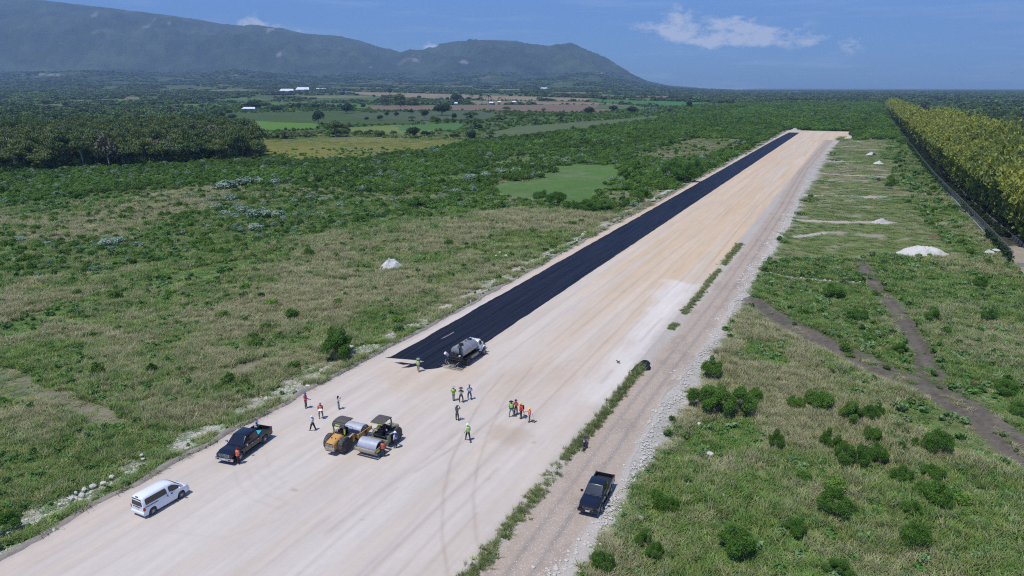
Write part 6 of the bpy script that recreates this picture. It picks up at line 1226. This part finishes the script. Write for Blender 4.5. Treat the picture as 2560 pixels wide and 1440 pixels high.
    if hair: skin('hair', [(hc.x-.02,0,hc.z+.05),(hc.x-.05,0,hc.z-.02),(hc.x-.10,0,hc.z-.2),(hc.x-.12,0,hc.z-.38)], [(0,1),(1,2),(2,3)], [.10,.105,.085,.05], cloth((.012,.010,.010), 'hair_black'), t, 1)
    elif not hat: skin('hair', [(hc.x-.02,0,hc.z+.06),(hc.x-.03,0,hc.z)], [(0,1)], [.09,.092], cloth((.012,.010,.010), 'hair_black'), t, 1)
    if bag: MB().box((-.22+lx*.7, 0, 1.22), (.16,.30,.42)).build('backpack', cloth(bag, 'bag_cloth'), t, bevel=.05)
    return t
YG = (.42,.66,.06); OR = (.85,.16,.05); RD = (.62,.045,.04)
person(765,1021,8,"person in a red vest and blue helmet, arm stretched out, at the strip's left edge",(.05,.04,.14),(.09,.10,.10),RD,'helmet',(.05,.09,.30),pose={'elbR':(.22,-.26,1.20),'wriR':(.48,-.22,1.08)},band=(.75,.35,.2),step=.05,ht=1.82)
person(803,1046,-80,'person in an orange vest and blue helmet reading white papers on the strip',(.07,.03,.05),(.20,.17,.13),OR,'helmet',(.14,.20,.28),pose={'elbL':(.10,.25,1.14),'wriL':(.29,.09,1.08),'elbR':(.10,-.25,1.14),'wriR':(.29,-.09,1.08)},wide=.17,ht=1.78)
x, y = at(803,1046); pp = boxpart(None, 'paper_sheet', cloth((.8,.78,.82), 'paper'), (x+.06, y-.34, 1.16), (.36,.28,.015), rot=(.5,0,0)); tag(pp, 'white sheet of paper in the hands of the orange vested person', 'paper')
person(847,1024,25,'person with long black hair in a white top and wide grey blue jeans',(.62,.60,.66),(.17,.22,.28),hair=True,flare=.05,pose={'elbR':(.10,-.22,1.16),'wriR':(.24,-.06,1.34),'elbL':(.08,.22,1.16),'wriL':(.24,.06,1.32)},ht=1.66,wide=.08)
person(783,1077,168,'person in a white shirt and white helmet striding past, dark flared trousers',(.62,.62,.66),(.035,.028,.026),None,'helmet',(.72,.72,.74),step=.30,ht=1.68,wide=.06,flare=.02)
person(596,1161,35,"person in an orange vest and dark red trousers beside the black pickup's bonnet",(.45,.30,.42),(.060,.012,.014),OR,'scarf',(.10,.012,.02),pose={'elbR':(.08,-.22,1.15),'wriR':(.27,-.03,1.20),'elbL':(.08,.22,1.15),'wriL':(.27,.05,1.22)},ht=1.72,lean=.05)
person(641,1092,-20,"person in a pale shirt and blue cap leaning on the pickup bed's far side",(.50,.50,.55),(.08,.08,.10),None,'cap',(.10,.14,.36),pose={'elbR':(.22,-.22,1.22),'wriR':(.42,-.16,1.22),'elbL':(.22,.20,1.22),'wriL':(.42,.14,1.20)},lean=.14,ht=1.72)
person(1046,930,70,'person in a lime vest and grey hat walking at the ragged end of the bitumen',(.20,.21,.20),(.30,.26,.19),YG,'brim',(.30,.31,.32),pose={'elbR':(.10,-.30,1.20),'wriR':(.32,-.38,1.26)},step=.16,wide=.12,ht=1.78,band=(.65,.66,.5))
person(1134,1003,82,"person in a lime vest and pale sun hat, left of the three seen from behind",(.22,.20,.16),(.30,.25,.21),YG,'brim',(.42,.40,.38),pose={'elbL':(.06,.27,1.15),'wriL':(.22,.16,1.10),'elbR':(.06,-.27,1.15),'wriR':(.22,-.16,1.10)},wide=.05,ht=1.78,flare=.02,band=(.05,.05,.04))
person(1153,1007,78,'person in a mottled pale green shirt and brown hat, middle of the group of three',(.34,.37,.28),(.055,.055,.06),None,'brim',(.11,.075,.06),pose={'elbL':(.10,.28,1.18),'wriL':(.30,.20,1.16),'elbR':(.10,-.28,1.18),'wriR':(.30,-.2,1.16)},wide=.18,ht=1.82,shortsl=True)
person(1174,1000,80,'person in a light blue long sleeved shirt and jeans, right of the group of three',(.45,.50,.68),(.06,.075,.11),None,'cap',(.10,.12,.15),pose={'elbL':(.05,.30,1.15),'wriL':(.15,.2,1.0),'elbR':(.05,-.30,1.15),'wriR':(.15,-.2,1.0)},wide=.16,ht=1.84)
person(1143,1052,55,'person dressed all in olive grey raising both hands to the face',(.085,.085,.070),(.080,.080,.068),None,'cap',(.07,.07,.06),pose={'elbL':(.20,.30,1.42),'wriL':(.20,.10,1.62),'elbR':(.20,-.30,1.42),'wriR':(.20,-.10,1.62)},wide=.14,ht=1.74)
person(1170,1102,120,'person in a white helmet and lime vest walking alone with dark trousers',(.52,.55,.62),(.022,.022,.028),YG,'helmet',(.80,.80,.82),step=.20,wide=.12,ht=1.84,band=(.65,.66,.5),pose={'elbL':(-.08,.26,1.14),'wriL':(.05,.30,.92)})
person(1279,1043,105,"person with a green vest and broad black waist pack, left of the four",(.30,.32,.33),(.30,.32,.34),(.32,.62,.12),'brim',(.02,.025,.02),wide=.22,lean=.12,pose={'elbL':(.12,.27,1.15),'wriL':(.26,.16,1.12),'elbR':(.12,-.27,1.15),'wriR':(.26,-.16,1.12)},ht=1.78)
x, y = at(1279,1043); wp_ = boxpart(None, 'waist_pack', BLKPL, (x, y, 1.09), (.52,.40,.12), bev=.05); tag(wp_, 'broad black pack strapped round the waist of the green vested person', 'pack')
person(1290,1037,250,'person in a pinkish red shirt and black helmet behind the green vested one',(.60,.09,.10),(.018,.018,.02),None,'helmet',(.02,.02,.022),pose={'elbL':(.05,.27,1.14),'wriL':(.24,.12,1.10)},ht=1.76,wide=.12)
person(1303,1047,200,"person in a red vest and yellow helmet with dark backpack, leaning on a broom",(.50,.10,.07),(.035,.035,.045),RD,'helmet',(.78,.52,.03),bag=(.05,.015,.02),wide=.07,ht=1.84,pose={'elbL':(-.05,.28,1.14),'wriL':(-.08,.34,.93)})
person(1324,1056,175,"person in an orange pink vest and yellow helmet, rightmost, with a broom",(.30,.34,.38),(.14,.14,.145),(.90,.17,.10),'helmet',(.85,.66,.03),pose={'elbR':(.20,-.24,1.22),'wriR':(.44,-.2,1.17),'elbL':(-.05,.26,1.12),'wriL':(-.06,.30,.90)},wide=.08,ht=1.64)
person(990,1121,150,'person in a white helmet and blue vest resting a hand on the green roller',(.55,.56,.66),(.05,.06,.085),(.045,.07,.26),'helmet',(.80,.80,.82),pose={'elbR':(.18,-.28,1.22),'wriR':(.42,-.3,1.30)},wide=.07,ht=1.80,band=(.6,.62,.66),step=.05)
person(958,1143,130,"person in an orange vest and dark helmet standing against the green roller's drum",(.10,.05,.04),(.045,.045,.035),OR,'helmet',(.02,.05,.045),pose={'elbL':(-.03,.24,1.13),'wriL':(.05,.26,.92)},wide=.14,ht=1.72,step=.10)
def on_roller(rt, lx, lz, face, *a, **k):
    p = rt.location; h = rt.rotation_euler.z; return person(0, 0, math.degrees(h)+face, *a, xyz=(p.x+math.cos(h)*lx, p.y+math.sin(h)*lx, p.z+lz), seated=True, **k)
drv = {'elbL':(.14,.26,1.14),'wriL':(.36,.14,1.18),'elbR':(.14,-.26,1.14),'wriR':(.36,-.14,1.18)}
on_roller(RY, -.64, .56, 0, 'person in a red top seated at the controls of the yellow roller', (.50,.05,.045), (.03,.03,.035), None, 'cap', (.30,.04,.04), pose=drv, ht=1.7)
on_roller(RG, -.64, .56, 0, 'person in a dark red checked shirt seated at the controls of the green roller', (.16,.035,.04), (.03,.03,.035), None, 'cap', (.02,.02,.022), pose=drv, ht=1.7)
def broom(a, b_, hp, label):
    (x0, y0), (x1, y1) = at(*a), at(*b_); t = empty('push_broom', (x1, y1, .03), 0, label, 'broom'); MB().tube([(x0-x1, y0-y1, hp), (0,0,.06)], .018, 6).build('handle', paint('wood_handle', (.40,.33,.24), .7), t)
    an = math.atan2(y0-y1, x0-x1)+math.pi/2; MB().box((0,0,.05), (.46,.09,.10), rot=(0,0,an)).build('brush_head', BLKPL, t, bevel=.01)
broom((1308,1044), (1313,1040), .95, 'broom held upright behind the person with the dark backpack'); broom((1330,1053), (1338,1056), .92, 'broom trailing to the right of the last person')
x, y = at(1177, 1107); st = boxpart(None, 'dark_block', BLKPL, (x, y, .09), (.22,.14,.10), bev=.03, rot=(0,0,.6)); tag(st, 'small dark block on the gravel at the heel of the lone walker', 'block')
